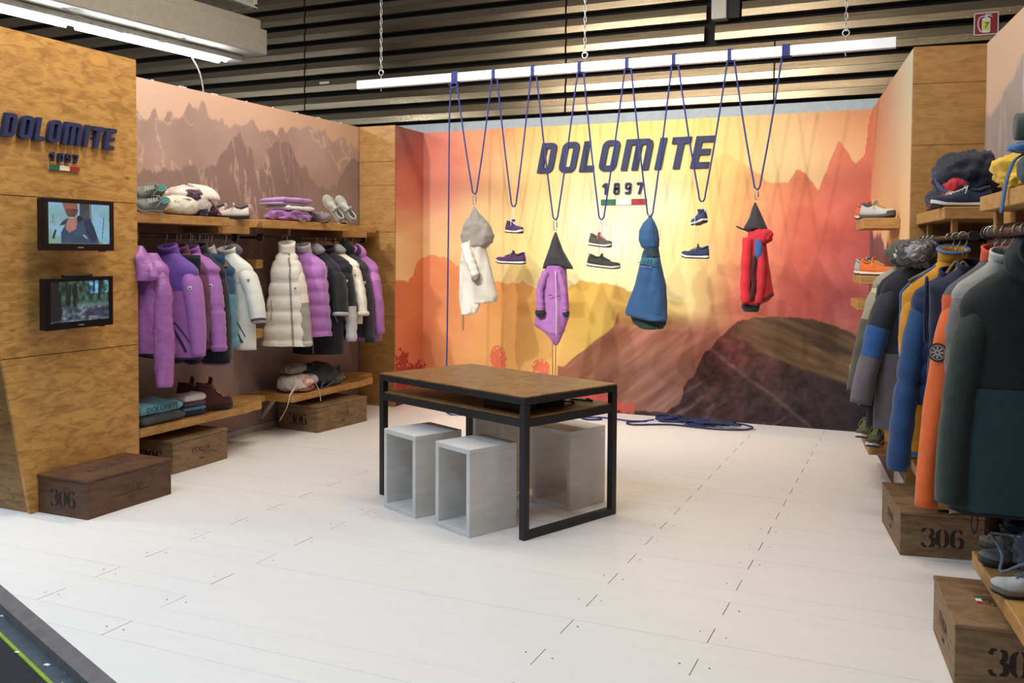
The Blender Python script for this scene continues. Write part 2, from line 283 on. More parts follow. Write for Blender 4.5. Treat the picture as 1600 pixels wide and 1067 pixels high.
def paint_back(U, V):
    c = field(U, V, SKY_B)
    cl = vnoise(U * 0.7, V * 1.3, 1.6, 5, 5) - 0.5
    c = c + np.clip(-(U + 3.4), 0, 1.6)[..., None] * cl[..., None] * np.array([30, 60, 50])
    d = field(U, V, L1) + (vnoise(U, V, 3, 9, 4) - 0.5)[..., None] * 26
    m = sm(ridge(U, R1, 0.07, 11, 14) - V, 0.008) * np.clip((-1.95 - U) / 0.5, 0, 1)[..., None]; c = c * (1 - m) + d * m
    rk = np.abs(vnoise(U * 1.3 + V * .5, V * .8, 5, 20, 5) - .5); d = field(U, V, L2) + (vnoise(U, V, 4, 19, 5) - 0.5)[..., None] * np.array([46, 42, 36]) + (np.clip(1 - rk / .03, 0, 1) * 16 * np.clip(1.6 - V, 0, 1))[..., None]
    k = np.clip((U + 2.1) / 0.5, 0, 1)[..., None]
    m = sm(ridge(U, R2, 0.05, 21, 16) - V, 0.008) * k; c = c * (1 - m) + d * m
    st = vnoise((U * 0.64 - V * 0.77) * 5, (U * 0.77 + V * 0.64) * 0.6, 3, 31, 5) - 0.5
    d = field(U, V, L3) + st[..., None] * np.array([70, 62, 56])
    fade = np.clip((0.95 + 0.42 * np.clip(-(U + 2.55), 0, 1) - V) / 0.35 + 0.6, 0, 1)
    fade = np.where(U < -2.75, 1.0, np.clip((1.05 - V) / 0.22, 0, 1))
    m = sm(ridge(U, R3, 0.03, 33) - V, 0.012) * fade[..., None] * (U > -3.4)[..., None]; c = c * (1 - m) + d * m
    d = field(U, V, L4); n = vnoise(U, V, 7, 41, 5) - 0.5; n2_ = vnoise(U, V, 26, 42, 4) - .5; d = d * (1 + 0.8 * n[..., None] + 0.7 * n2_[..., None])
    st = vnoise((U * 0.8 + V * 0.6) * 0.8, (U * -0.6 + V * 0.8) * 4, 4, 43, 5)
    d = d + np.clip(st - 0.6, 0, 1)[..., None] * np.array([330, 290, 280]) * np.clip((0.75 - V), 0, 1)[..., None]
    rr = np.abs((V - 0.62) + 0.72 * (U + 1.72) + 0.06 * (vnoise(U, V, 3, 47, 2) - 0.5)); pth = (np.clip(1 - rr / 0.035, 0, 1) * (U > -1.85) * (U < -0.9))[..., None]
    d = d + pth * 26
    m5 = sm(V - ridge(U, BT, 0.04, 51, 6), 0.04) * np.clip((U + 1.72) / 0.3, 0, 1)[..., None]
    st2 = vnoise((U * 0.93 - V * 0.36) * 0.7, (U * 0.36 + V * 0.93) * 5, 4, 53, 5) - 0.5
    d5 = field(U, V, L5) + st2[..., None] * np.array([80, 66, 46]); d = d * (1 - m5) + d5 * m5
    m = sm(ridge(U, R4, 0.05, 55, 12) - V, 0.012); c = c * (1 - m) + d * m
    rg = np.random.RandomState(4)
    def bush(x, z, w, h, col, dens):
        nonlocal c
        e = ((U - x) / w) ** 2 + ((V - z) / h) ** 2
        n = vnoise(U, V, 44, int(abs(x) * 100) + 3, 3)
        mm = ((e < 1) & (n > dens + 0.25 * e))[..., None] * 0.92
        c = c * (1 - mm) + np.asarray(col, float) * mm
    for x, z, w, h in [(-5.2, 0.38, 0.1, 0.22), (-5.12, 0.2, 0.18, 0.2), (-5.0, 0.3, 0.07, 0.14), (-4.95, 0.12, 0.2, 0.14), (-4.7, 0.1, 0.2, 0.1)]: bush(x, z, w, h, (176, 58, 58), 0.32)
    for x, z, w, h in [(-4.07, 0.46, 0.1, 0.16), (-3.58, 0.4, 0.1, 0.1), (-4.05, 0.3, 0.06, 0.2)]: bush(x, z, w, h, (232, 112, 78), 0.2)
    for x, z, w, h in [(-3.2, 0.1, 0.25, 0.12), (-2.95, 0.1, 0.22, 0.1), (-2.75, 0.06, 0.1, 0.06)]: bush(x, z, w, h, (196, 78, 72), 0.28)
    for x, z in [(-2.68, 0.05), (-2.61, 0.06)]: bush(x, z, 0.04, 0.06, (180, 84, 72), 0.05)
    g = c.mean(-1, keepdims=True); c = g + 0.96 * (c - g)
    return c
def paint_left(U, V):
    c = field(U, V, SKY_L)
    d = np.zeros_like(c) + np.array([188, 158, 146.0]); d += (vnoise(U, V, 2.6, 61, 5) - 0.5)[..., None] * 40
    rdg = np.abs(vnoise(U * 1.7 + V * .8, V * 1.1, 3.0, 63, 5) - .5); st = np.clip(1 - rdg / .035, 0, 1) * (vnoise(U, V, 2.0, 64, 3) > .47); d += (st * 34 * np.clip((V - 1.6) * 2, 0, 1))[..., None] * np.array([1, .86, .72])
    d = d - np.clip(2.2 - V, 0, 1)[..., None] * 16
    m = sm(ridge(U, A1, 0.16, 65, 13) - V, 0.012); c = c * (1 - m) + d * m
    d = np.zeros_like(c) + np.array([158, 132, 124.0]); d += (vnoise(U, V, 2.4, 71, 5) - 0.5)[..., None] * 34
    st = .5 + np.clip(1 - np.abs(vnoise(U * 3.4 + V * .5, V * 1.0, 2.4, 73, 5) - .5) / .05, 0, 1) * .14; pk = np.maximum(np.exp(-((U - 6.55) / 0.55) ** 2), 0.8 * np.exp(-((U - 6.0) / 0.35) ** 2))
    d += (np.clip(st - 0.5, 0, 1) * 420 * pk * np.clip((V - 1.3) * 1.4, 0, 1))[..., None] * np.array([1, .84, .7])
    lo = np.clip(1.5 - V, 0, 1.2)[..., None]
    d += lo * (vnoise(U, V * 0.6, 1.1, 77, 4) - 0.42)[..., None] * 90 + lo * 6
    m = sm(ridge(U, A2, 0.16, 75, 12) - V, 0.012); c = c * (1 - m) + d * m
    return c
def paint_sideA(U, V):     # U: 0 at the room corner, growing towards the viewer
    t = np.clip(U / 2.5, 0, 1)[..., None]; v = V[..., None]
    top = np.array([226, 140, 104.0]) * (1 - t) + np.array([196, 188, 164.0]) * t
    mid = np.array([236, 176, 132.0]) * (1 - t) + np.array([244, 196, 146.0]) * t
    w = np.clip((v - 1.9) / 0.8, 0, 1); c = top * w + mid * (1 - w)
    h = 1.55 + 0.28 * (1 - t[..., 0]) + 0.3 * (vnoise(U, U * 0 + 1.1, 4, 81, 4) - 0.5)
    d = np.array([128, 84, 84.0]) + (vnoise(U, V, 4, 83, 4) - 0.5)[..., None] * 30 - np.clip(1.2 - v, 0, 1) * np.array([40, 22, 14.0])
    m = sm(h - V, 0.03); c = c * (1 - m) + d * m
    return c
def paint_sideB(U, V):     # U: 0 at the pillar, growing towards the viewer
    c = np.zeros(U.shape + (3,)) + np.array([216, 184, 160.0]) - np.clip(2.7 - V, 0, 1)[..., None] * np.array([10, 8, 4.0])
    h = 2.42 + 0.25 * U + 0.3 * (vnoise(U, U * 0 + 2.2, 3, 91, 4) - 0.5)
    d = np.zeros_like(c) + np.array([172, 156, 150.0]) + (vnoise(U, V, 3, 93, 4) - 0.5)[..., None] * 30
    st = vnoise(U * 7, V * 1.2, 2.2, 95, 4); d += (np.clip(st - 0.58, 0, 1) * 260 * np.clip(V - 1.5, 0, 1))[..., None]
    d -= np.clip(1.9 - V, 0, 1.5)[..., None] * 26
    m = sm(h - V, 0.03); c = c * (1 - m) + d * m
    return c
ALB = 0.86
def printed(name, P0, P1, z0, z1, nu, nv, fn, u0, u1, material, parent=None, thick=0.04):
    """a wall sheet from P0 to P1 (plan points) carrying a printed picture; the normal is to the right of P0->P1"""
    P0 = np.array(P0, float); P1 = np.array(P1, float)
    a = np.linspace(0, 1, nu + 1); z = np.linspace(z0, z1, nv + 1); A, Z = np.meshgrid(a, z)
    xy = P0[None, None] * (1 - A[..., None]) + P1[None, None] * A[..., None]
    co = np.dstack([xy, Z]).reshape(-1, 3)
    rgb = np.clip(fn(u0 + (u1 - u0) * A, Z), 2, 255)
    colr = lin(rgb) * ALB
    i = np.arange(nv)[:, None] * (nu + 1) + np.arange(nu)[None]; q = np.stack([i, i + 1, i + nu + 2, i + nu + 1], -1).reshape(-1, 4)
    me = bpy.data.meshes.new(name); me.vertices.add(len(co)); me.vertices.foreach_set('co', co.ravel())
    me.loops.add(q.size); me.loops.foreach_set('vertex_index', q.ravel()); me.polygons.add(len(q)); me.polygons.foreach_set('loop_start', np.arange(0, q.size, 4))
    me.update(calc_edges=True)
    at = me.color_attributes.new('print', 'FLOAT_COLOR', 'POINT')
    at.data.foreach_set('color', np.concatenate([colr.reshape(-1, 3), np.ones((len(co), 1))], 1).astype(np.float32).ravel())
    return link_mesh(name, me, material, parent)
MURAL = paint_mat('printed_mural_fabric', 0.7)
H = 2.89
BACKING = mat('wall_backing_board', (150, 146, 140), rough=0.8, var=0.04)
def structure(o): o['kind'] = 'structure'; return o
# back wall with the sunset mountain print, and its short return beside the left pillar
wb = structure(MB().box((-5.4, 8.86, 0), (-0.30, 8.93, H), 0).build('wall_back', BACKING))
printed('mural_print', (-4.975, 8.85), (-0.40, 8.85), 0, H - 0.002, 520, 330, paint_back, -4.975, -0.40, MURAL, wb)
printed('mural_return', (-4.945, 8.22), (-4.975, 8.85), 0, H - 0.002, 60, 300, paint_back, -5.26, -4.975, MURAL, wb)
MB().box((-5.05, 8.21, 0), (-4.985, 8.86, H - 0.004)).build('return_board', BACKING, wb)
# left wall with the sepia mountain print
wl = structure(MB().box((-5.46, 4.70, 0), (-5.39, 8.30, H), 0).build('wall_left', BACKING))
printed('mural_print', (-5.38, 4.74), (-5.38, 8.22), 0.0, H, 330, 280, paint_left, 4.74, 8.22, MURAL, wl)
MB().box((-5.389, 5.9, 0.0), (-5.368, 8.2, 0.055), 0.004).build('skirting', mat('grey_skirting', (176, 168, 160), var=0.05), wl)
rr = random.Random(2)
m = MB()
for k in range(9): m.box((-5.40, 5.0 + 0.36 * k + rr.uniform(-.05, .05), H - 0.002), (-5.385, 5.03 + 0.36 * k, H + 0.008))
m.build('fixing_clips', WHITEP, wl)
# right walls
wr1 = structure(MB(RM).box((-0.405, 0.02, 0), (-0.34, 2.62, H), 0).build('wall_right', BACKING))
printed('mural_print', RT(-0.413, 2.56)[:2], RT(-0.413, 0.03)[:2], 0, H - 0.002, 120, 200, paint_sideA, 0, 2.53, MURAL, wr1)
wr2 = structure(MB(RM).box((0.008, -4.6, 0), (0.07, 0.04, H), 0).build('wall_right', BACKING))
printed('mural_print', RT(0, 0.0)[:2], RT(0, -4.6)[:2], 0, H, 200, 150, paint_sideB, 0, 4.6, MURAL, wr2)
MB(RM).box((-0.418, 0.03, 0.0), (-0.408, 0.5, 0.16), 0.002).build('skirting', mat('grey_skirting', (176, 168, 160)), wr1)
# wooden pillars faced with boards
GOLD2 = wood('pillar_wood', (164, 122, 70), (144, 104, 56))
def board_pillar(name, T, x0, x1, y0, y1, seams):
    p = structure(MB(T).box((x0 + .004, y0 + .006, 0), (x1 - .004, y1, H - .003)).build(name, mat('dark_seam_core', (92, 62, 32), var=0.05)))
    zs = [0] + seams + [H]
    for a, b in zip(zs[:-1], zs[1:]):
        MB(T).box((x0, y0, a + .0012), (x1, y0 + .018, b - .0012), 0.0012).build('board', GOLD2, p)
    return p
I4 = Matrix.Identity(4)
board_pillar('wall_pillar_left', I4, -5.37, -4.94, 8.20, 8.22, [0.34, 0.93, 1.28, 1.80, 2.28, 2.52])
board_pillar('wall_pillar_right', RM, -0.413, 0.012, 0.0, 0.06, [0.55, 1.12, 1.66, 2.28, 2.66])
# big panelled screen wall at the far left, its near edge leaning outward
pw = structure(MB().add([(-5.36, 3.92, 0), (-4.918, 3.92, 0), (-4.918, 3.37, H - .003), (-5.36, 3.37, H - .003), (-5.36, 4.742, 0), (-4.918, 4.742, 0), (-4.918, 4.742, H - .003), (-5.36, 4.742, H - .003)],
     [(0, 1, 2, 3), (1, 5, 6, 2), (5, 4, 7, 6), (4, 0, 3, 7), (3, 2, 6, 7), (4, 5, 1, 0)]).build('wall_panelled', wood('panel_edge_wood', (150, 112, 64), (112, 80, 44))))
yl = lambda z: 3.90 - 0.186 * z
for a, b in [(0, 0.955), (0.955, 1.917), (1.917, H)]:
    a += .0025; b -= .0025
    MB().add([(-4.918, yl(a), a), (-4.90, yl(a), a), (-4.90, yl(b), b), (-4.918, yl(b), b), (-4.918, 4.757, a), (-4.90, 4.757, a), (-4.90, 4.757, b), (-4.918, 4.757, b)],
        [(0, 1, 2, 3), (1, 5, 6, 2), (5, 4, 7, 6), (4, 0, 3, 7), (3, 2, 6, 7), (4, 5, 1, 0)]).build('board', GOLD, pw)

# ------------------------------------------------------------------ floor: white painted boards on a low platform
E0 = Vector((-3.999, 3.015)); E1 = Vector((-2.691, 2.497)); ed = (E1 - E0).normalized(); en = Vector((-ed.y, ed.x))   # en points onto the platform
def clip(poly, side):
    out = []
    for i in range(len(poly)):
        a = Vector(poly[i]); b = Vector(poly[(i + 1) % len(poly)]); da = (a - E0).dot(en) * side; db = (b - E0).dot(en) * side
        if da >= 0: out.append(tuple(a))
        if da * db < 0: out.append(tuple(a + (b - a) * (da / (da - db))))
    return out
fl = clip([(-9, 0.5), (3.0, 0.5), (3.0, 9.2), (-9, 9.2)], 1)
def flat_prism(mb, poly, z0, z1):
    n = len(poly); mb.add([(p[0], p[1], z0) for p in poly] + [(p[0], p[1], z1) for p in poly], [tuple(range(n))[::-1], tuple(range(n, 2 * n))] + [(i, (i + 1) % n, (i + 1) % n + n, i + n) for i in range(n)]); return mb
floor = structure(flat_prism(MB(), fl, -0.06, -0.012).build('floor', mat('platform_deck', (120, 108, 98), var=0.05)))
rr = random.Random(8); PW = 0.1625; nails = MB()
for k in range(-12, 35):
    y0 = 3.274 + PW * k; y1 = y0 + PW
    if y0 > 8.86: break
    y1 = min(y1, 8.86)
    js = [-0.777 - 2.313 * 3, -0.777 - 2.313 * 2, -0.777 - 2.313, -0.777, -0.777 + 2.313] if k % 2 else [-1.36 - 2.313 * 3, -1.36 - 2.313 * 2, -1.36 - 2.313, -1.36, -1.36 + 2.313, -1.36 + 4.6]
    for a, b in zip(js[:-1], js[1:]):
        if b > 3: b = 3
        poly = [(a + .0022, y0 + .0003), (b - .0022, y0 + .0003), (b - .0022, y1 - .0003), (a + .0022, y1 - .0003)]
        poly = clip(poly, 1)
        if len(poly) < 3: continue
        z = rr.uniform(-.0006, .0006)
        flat_prism(MB(), poly, -0.012, z).build('floor_board', WHITE_WOOD, floor)
        for ex, sg in ((a, 1), (b, -1)):
            for q in (0.5,):
                if rr.random() < 0.12: continue
                cx = ex + sg * (0.05 + rr.uniform(-.012, .012)); cy = y0 + PW * q + rr.uniform(-.03, .03)
                if (Vector((cx, cy)) - E0).dot(en) < 0.02: continue
                r = 0.0042; n = 7
                nails.add([(cx, cy, 0.0016)] + [(cx + r * math.cos(6.283 * i / n), cy + r * math.sin(6.283 * i / n), 0.0012) for i in range(n)], [(0, 1 + i, 1 + (i + 1) % n) for i in range(n)])
o = nails.build('screw_heads', mat('dark_screw', (70, 62, 56), rough=0.4, metal=0.5), floor); o['kind'] = 'stuff'
# dark aisle carpet, metal edge strip and green line
fl2 = clip([(-9, -3), (5.0, -3), (5.0, 9.2), (-9, 9.2)], -1)
carpet = structure(flat_prism(MB(), fl2, -0.08, -0.05).build('floor_aisle', mat('dark_aisle_carpet', (44, 46, 50), rough=0.95, var=0.2, scale=90, bump=0.4, bscale=300)))
def strip(d0, d1, z0, z1, name, m, parent, t0=-5.5, t1=6.5):
    pts = [E0 + ed * t0 + en * d0, E0 + ed * t1 + en * d0, E0 + ed * t1 + en * d1, E0 + ed * t0 + en * d1]
    o = flat_prism(MB(), [tuple(p) for p in pts], z0, z1).build(name, m, parent); return o
structure(strip(-0.075, 0.0, -0.05, 0.001, 'trim_1', mat('aluminium_edge', (120, 118, 122), rough=0.45, metal=0.3), None))
strip(-0.135, -0.0751, -0.052, -0.046, 'edge_tape', mat('teal_grey_tape', (70, 80, 86), rough=0.8), carpet)
strip(-0.150, -0.1352, -0.052, -0.0455, 'green_line', mat('green_line_tape', (140, 170, 40), rough=0.7), carpet)
rr = random.Random(5); m = MB()
for k in range(16):
    p = E0 + ed * rr.uniform(0.1, 1.5) - en * rr.uniform(0.05, 0.45); a = rr.uniform(0, 3); w = rr.uniform(.004, .014)
    m.box((p.x - w, p.y - w * .6, -0.0455), (p.x + w, p.y + w * .6, -0.043))
tag(m.build('paper_scraps', WHITEP, carpet), kind='stuff')

# ------------------------------------------------------------------ hall behind: profiled metal cladding
hall = structure(MB().box((-16, 9.70, 0), (6, 9.80, 7.5)).build('wall_hall', mat('recess_shade_core', (22, 21, 21), rough=0.8, var=0.05)))  # near-black core paints the overhang shade seen between the profiles
CLAD = mat('brushed_metal_cladding', (128, 114, 92), rough=0.27, metal=0.85, var=0.10, scale=3, stretch=(0.4, 1, 6), bump=0.05, bscale=14)
PZ = 0.2145
for k in range(-2, 15):
    zc = 3.11 + PZ * k; zb = zc + 0.027; zt = zb + 0.158
    segs = [(-16, -7.1), (-7.08, -3.63), (-3.61, -1.40), (-1.385, 1.2), (1.22, 6)]
    if k in (3, 4): segs = [(-16, -7.1), (-7.08, -3.63), (-3.61, -2.08 if k == 4 else -2.12), (-1.72, 1.2), (1.22, 6)] if k == 4 else [(-16, -7.1), (-7.08, -3.63), (-3.61, -2.1), (-1.99, 1.2), (1.22, 6)]
    if k > 4: segs = [(-16, -7.1), (-7.08, -3.63), (-3.61, -2.08), (-1.72, 1.2), (1.22, 6)]
    for x0, x1 in segs:
        mb = MB()
        prof = [(9.70, zb - .004), (9.612, zb), (9.600, zb + .006), (9.600, zb + .078), (9.608, zb + .084), (9.622, zt), (9.70, zt)]
        mb.rings([[(x0, y, z) for y, z in prof], [(x1, y, z) for y, z in prof]], True, True)
        mb.build('cladding_panel', CLAD, hall)
MB().box((-16, 9.45, 2.6), (6, 9.62, 3.075), 0.005).build('grey_ledge', mat('grey_ledge_paint', (172, 180, 184), rough=0.6, var=0.05), hall)
MB().box((-2.02, 9.56, 3.99), (-1.87, 9.70, 5.5), 0.004).build('pale_post', mat('pale_post_paint', (205, 200, 188), var=0.03), hall)
MB().box((-1.865, 9.6, 3.99), (-1.74, 9.70, 5.5), 0.004).build('dark_post', mat('dark_post_paint', (40, 38, 36), var=0.03), hall)
MB().box((-6.86, 9.59, 3.66), (-6.72, 9.598, 3.69)).build('small_plate', WHITEP, hall)
# ------------------------------------------------------------------ lettering
def rrect(x0, z0, x1, z1, r, n=5, square=()):
    out = []
    for ci, (cx, cz, a0) in enumerate([(x1 - r, z1 - r, 0), (x0 + r, z1 - r, 90), (x0 + r, z0 + r, 180), (x1 - r, z0 + r, 270)]):
        for k in range(n):
            a = math.radians(a0 + 90 * k / (n - 1))
            if ci in square:
                sx = (x1, x0, x0, x1)[ci]; sz = (z1, z1, z0, z0)[ci]; out.append((sx, sz) if k == n // 2 else ((sx, cz) if (k < n // 2) == (ci in (0, 2)) else (cx, sz)))
            else: out.append((cx + r * math.cos(a), cz + r * math.sin(a)))
    return out
def glyph(mb, ch, x, w, y0, y1, sh=0.2, sc=1.0, ox=0, oz=0, st=0.2):
    """block letter of unit height, x..x+w on the baseline, sheared by sh"""
    S = lambda P: [(ox + sc * (p[0] + sh * p[1]), oz + sc * p[1]) for p in P]
    R = lambda a, b, c, d: mb.prism(S([(a, b), (c, b), (c, d), (a, d)]), y0, y1)
    P = lambda pts: mb.prism(S(pts), y0, y1)
    def ring(x0, z0, x1, z1, r, sq=(), s=st, sv=None):
        sv = sv or s * 0.85
        mb.ringprism(S(rrect(x0, z0, x1, z1, r, 5, sq)), S(rrect(x0 + s, z0 + sv, x1 - s, z1 - sv, 0.02, 5)), y0, y1)
    if ch == 'D': ring(x, 0, x + w, 1, 0.2, (1, 2))
    elif ch in 'O0': ring(x, 0, x + w, 1, 0.2)
    elif ch == 'L': R(x, 0, x + st, 1); R(x + st, 0, x + w, st * .95)
    elif ch == 'M':
        m = x + w / 2
        R(x, 0, x + st, 1 - st * .9); R(m - st / 2, 0, m + st / 2, 1 - st * .9); R(x + w - st, 0, x + w, 0.8); P([(x, 1 - st * .9), (x + w - st, 1 - st * .9), (x + w - st, .8), (x + w, .8), (x + w - .05, .93), (x + w - .18, 1), (x, 1)])
    elif ch == 'I': R(x, 0, x + st, 1)
    elif ch == 'T': R(x + w / 2 - st / 2, 0, x + w / 2 + st / 2, 1 - st); R(x, 1 - st, x + w, 1)
    elif ch == 'E':
        R(x, 0, x + st, 1)
        for z in (0, 0.5 - st * .43, 1 - st * .9): R(x + st, z, x + w * (0.92 if 0 < z < .6 else 1), z + st * .9)
    elif ch == 'A': P([(x, 0), (x + st, 0), (x + w / 2 + st * .1, 1), (x + w / 2 - st * .5, 1)]); P([(x + w - st, 0), (x + w, 0), (x + w / 2 + st * .5, 1), (x + w / 2 - st * .1, 1)]); R(x + w * .25, .25, x + w * .75, .4)
    elif ch == '1': R(x + w * .45, 0, x + w * .45 + st, 1); P([(x + w * .45, .62), (x + w * .45, 1), (x, .82), (x, .64)])
    elif ch == '8': ring(x, 0, x + w, 0.56, 0.14, (), st * .9, st * .75); ring(x + .03, 0.44, x + w - .03, 1, 0.14, (), st * .9, st * .75)
    elif ch == '9': ring(x, 0.4, x + w, 1, 0.15, (), st * .9, st * .75); R(x + w - st, 0.14, x + w, .6); P([(x + .04, 0), (x + w - .12, 0), (x + w, .14), (x + w - .1, .2), (x + .04, .2)])
    elif ch == '7': R(x, 1 - st, x + w, 1); P([(x + w * .25, 0), (x + w * .25 + st, 0), (x + w, 1 - st), (x + w - st * 1.1, 1 - st)])
DOLO = [('D', 0, .56), ('O', .76, .60), ('L', 1.50, .48), ('O', 2.16, .60), ('M', 2.94, .92), ('I', 4.06, .21), ('T', 4.46, .60), ('E', 5.21, .57)]
def big_sign(label, T, sc, depth, dig, flag, standoff=0.0):
    t = thing('lettering_sign', label, 'sign', T.translation, T.to_euler().z)
    for ch, x, w in DOLO:
        mb = MB(); glyph(mb, ch, x, w, -standoff - depth, -standoff, 0.2, sc, 0, 0, 0.21); mb.build('letter', NAVY, t)
        if standoff: MB().box(((x + .15) * sc, -standoff, .4 * sc), ((x + .25) * sc, 0.0, .5 * sc)).build('spacer', NAVY, t)
    dx, dz, dh, dstep = dig
    for i, ch in enumerate('1897'):
        mb = MB(); glyph(mb, ch, 0, .56, -standoff - depth * .8, -standoff if standoff else 0, 0.06, dh, dx + i * dstep, dz, 0.2); mb.build('digit', NAVY, t)
    fx, fz, fw, fh, fd = flag
    f = MB().box((fx, -fd * .6, fz), (fx + fw, 0, fz + fh)).build('flag_plate', WHITEF, t)
    for i, mm in enumerate((GREENF, WHITEF, REDF)):
        MB().box((fx + fw / 3 * i, -fd, fz), (fx + fw / 3 * (i + 1), -fd * .6, fz + fh)).build('flag_stripe', mm, f)
    return t
big_sign('large navy brand lettering with year and tricolour bar on the sunset mural', RZ((-3.635, 8.848, 2.412), 0), 0.304, 0.022, (0.70, -0.232, 0.112, 0.118), (0.69, -0.338, 0.472, 0.058, 0.008))
big_sign('navy raised brand lettering with year and tricolour bar on the wooden panel', RZ((-4.9, 3.725, 2.253), math.pi / 2), 0.1395, 0.03, (0.33, -0.112, 0.055, 0.056), (0.33, -0.162, 0.222, 0.03, 0.012), 0.006)

def ribbon(mb, pts, wid, y0, y1, n=8, sc=1.0, ox=0, oz=0):
    P = spline([(p[0], 0, p[1]) for p in pts], n); W = np.interp(np.linspace(0, 1, len(P)), np.linspace(0, 1, len(wid)), wid)
    A = []; B = []
    for i, p in enumerate(P):
        t = (P[min(i + 1, len(P) - 1)] - P[max(i - 1, 0)]).normalized(); q = Vector((-t.z, 0, t.x))
        A.append(p + q * W[i] / 2); B.append(p - q * W[i] / 2)
    for i in range(len(P) - 1):
        mb.prism([(ox + sc * v.x, oz + sc * v.z) for v in (A[i], A[i + 1], B[i + 1], B[i])], y0, y1)
def stencil(mb, ch, sc, ox, oz, y0, y1):
    R = lambda pts, w: ribbon(mb, pts, w, y0, y1, 6, sc, ox, oz)
    if ch == '3':
        R([(.04, .78), (.1, .94), (.26, .97)], [.16, .14, .05]); R([(.36, .97), (.52, .88), (.5, .64), (.36, .56)], [.05, .2, .2, .06])
        R([(.36, .5), (.56, .42), (.56, .14), (.36, .03)], [.06, .22, .22, .05]); R([(.02, .2), (.1, .05), (.26, .03)], [.17, .14, .05])
    elif ch == '0':
        R([(.24, .98), (.09, .78), (.07, .5), (.09, .22), (.24, .02)], [.05, .2, .24, .2, .05]); R([(.36, .98), (.51, .78), (.53, .5), (.51, .22), (.36, .02)], [.05, .2, .24, .2, .05])
    elif ch == '6':
        R([(.54, .8), (.46, .94), (.36, .97)], [.15, .12, .05]); R([(.25, .98), (.09, .78), (.07, .45), (.09, .2), (.25, .02)], [.05, .2, .24, .2, .05])
        R([(.36, .56), (.53, .46), (.53, .14), (.36, .02)], [.05, .2, .2, .05])
def text_obj(txt, size, depth, name, material, parent, M, shear=0.0):
    cu = bpy.data.curves.new('t', 'FONT'); cu.body = txt; cu.size = size; cu.extrude = depth; cu.resolution_u = 2; cu.shear = shear; cu.align_x = 'CENTER'; cu.align_y = 'CENTER'
    ob = bpy.data.objects.new('t', cu); C.objects.link(ob); dg = bpy.context.evaluated_depsgraph_get()
    me = bpy.data.meshes.new_from_object(ob.evaluated_get(dg)); bpy.data.objects.remove(ob); bpy.data.curves.remove(cu)
    me.transform(M); me.name = name; me.materials.clear()
    return link_mesh(name, me, material, parent)
UP = Matrix.Rotation(math.pi / 2, 4, 'X')      # text upright facing -y

# ------------------------------------------------------------------ wooden crates: local x = width (end face, "306"), y = length, origin at the near corner
def crate(label, T, w, l, h, wm, ink, end_ink, lid_over=0.012, side='x1', topmark=None, group='stencilled wooden crates'):
    t = thing('wooden_crate', label, 'crate', T.translation, T.to_euler().z, group)
    d = 0.016
    for nm, lo, hi in [('end_board', (0, 0, 0), (w, d, h - .018)), ('end_board', (0, l - d, 0), (w, l, h - .018)), ('side_board', (0, d, 0), (d, l - d, h - .018)), ('side_board', (w - d, d, 0), (w, l - d, h - .018)), ('base_board', (d, d, 0.004), (w - d, l - d, .02))]:
        MB().box(lo, hi, 0.002).build(nm, wm, t)
    lid = MB().box((-lid_over * .3, -lid_over * .5, h - .017), (w + lid_over * .3, l + lid_over * .5, h), 0.003).build('lid', wm, t)
    s = h * 0.42
    for i, ch in enumerate('306'):
        mb = MB(); stencil(mb, ch, s, w / 2 - s * 1.0 + i * s * 0.72, h * 0.24, -0.0012, 0.001); mb.build('stencil_digit', end_ink, t)
    sx = w if side == 'x1' else 0.0; rz = math.pi / 2 if side == 'x1' else -math.pi / 2; of = .0008 if side == 'x1' else -.0008
    text_obj('ITALIA', h * .27, .0008, 'stencil_word', ink, t, Matrix.Translation((sx + of, l * .5, h * .55)) @ Matrix.Rotation(rz, 4, 'Z') @ UP)
    text_obj('1897', h * .12, .0008, 'stencil_year', ink, t, Matrix.Translation((sx + of, l * .5, h * .27)) @ Matrix.Rotation(rz, 4, 'Z') @ UP)
    mb = MB(); yy = l * .5
    for q in (-.17, .17): mb.box((sx - .0006, yy - .17, h * .4), (sx + .0006, yy + .17, h * .405))
    mb.build('stencil_rule', ink, t)
    if topmark == 'word': text_obj('DOLOMITE', h * .3, .0008, 'lid_word', NAVY, lid, Matrix.Translation((w * .55, l * .5, h + .0004)) @ Matrix.Rotation(math.pi / 2, 4, 'Z'), 0.2)
    if topmark == 'flag':
        for i, mm in enumerate((GREENF, WHITEF, REDF)): MB().box((w * .27 + .0, l * .50 + .03 - .03 * i, h - .0005), (w * .27 + .022, l * .5 + .06 - .03 * i, h + .0008)).build('flag_stripe', mm, lid)
        text_obj('1897', h * .24, .0008, 'lid_year', INK, lid, Matrix.Translation((w * .37, l * .5 + .01, h + .0004)) @ Matrix.Rotation(-math.pi / 2, 4, 'Z'))
    return t
crate('dark brown stencilled crate standing against the left wooden panel', RZ((-4.897, 3.955, 0), 0.0), 0.412, 0.668, 0.236, CRATED, INK2, INK, topmark='word')
crate('brown crate half under the low shelf with folded shirts and red boots', RZ((-5.262, 5.02, 0), 0.015), 0.405, 0.575, 0.236, CRATEW, INK2, INK)
crate('brown 306 crate under the shelf with the white bag on the left', RZ((-5.290, 6.765, 0), -0.10), 0.458, 0.690, 0.236, CRATEW, INK2, INK)
crate('brown 306 crate on the right below the orange jacket', RZ(RT(-0.560, -1.004), RA + 0.035), 0.41, 0.648, 0.236, CRATEW, INK2, INK, side='x0')
crate('pale brown crate with tricolour mark on its lid, nearest on the right', RZ(RT(-0.560, -2.555), RA - .016), 0.43, 0.53, 0.236, wood('pale_crate_wood', (142, 112, 80), (112, 86, 60), rough=0.6, sc=(1.4, 1.4, 6)), INK2, INK, side='x0', topmark='flag')

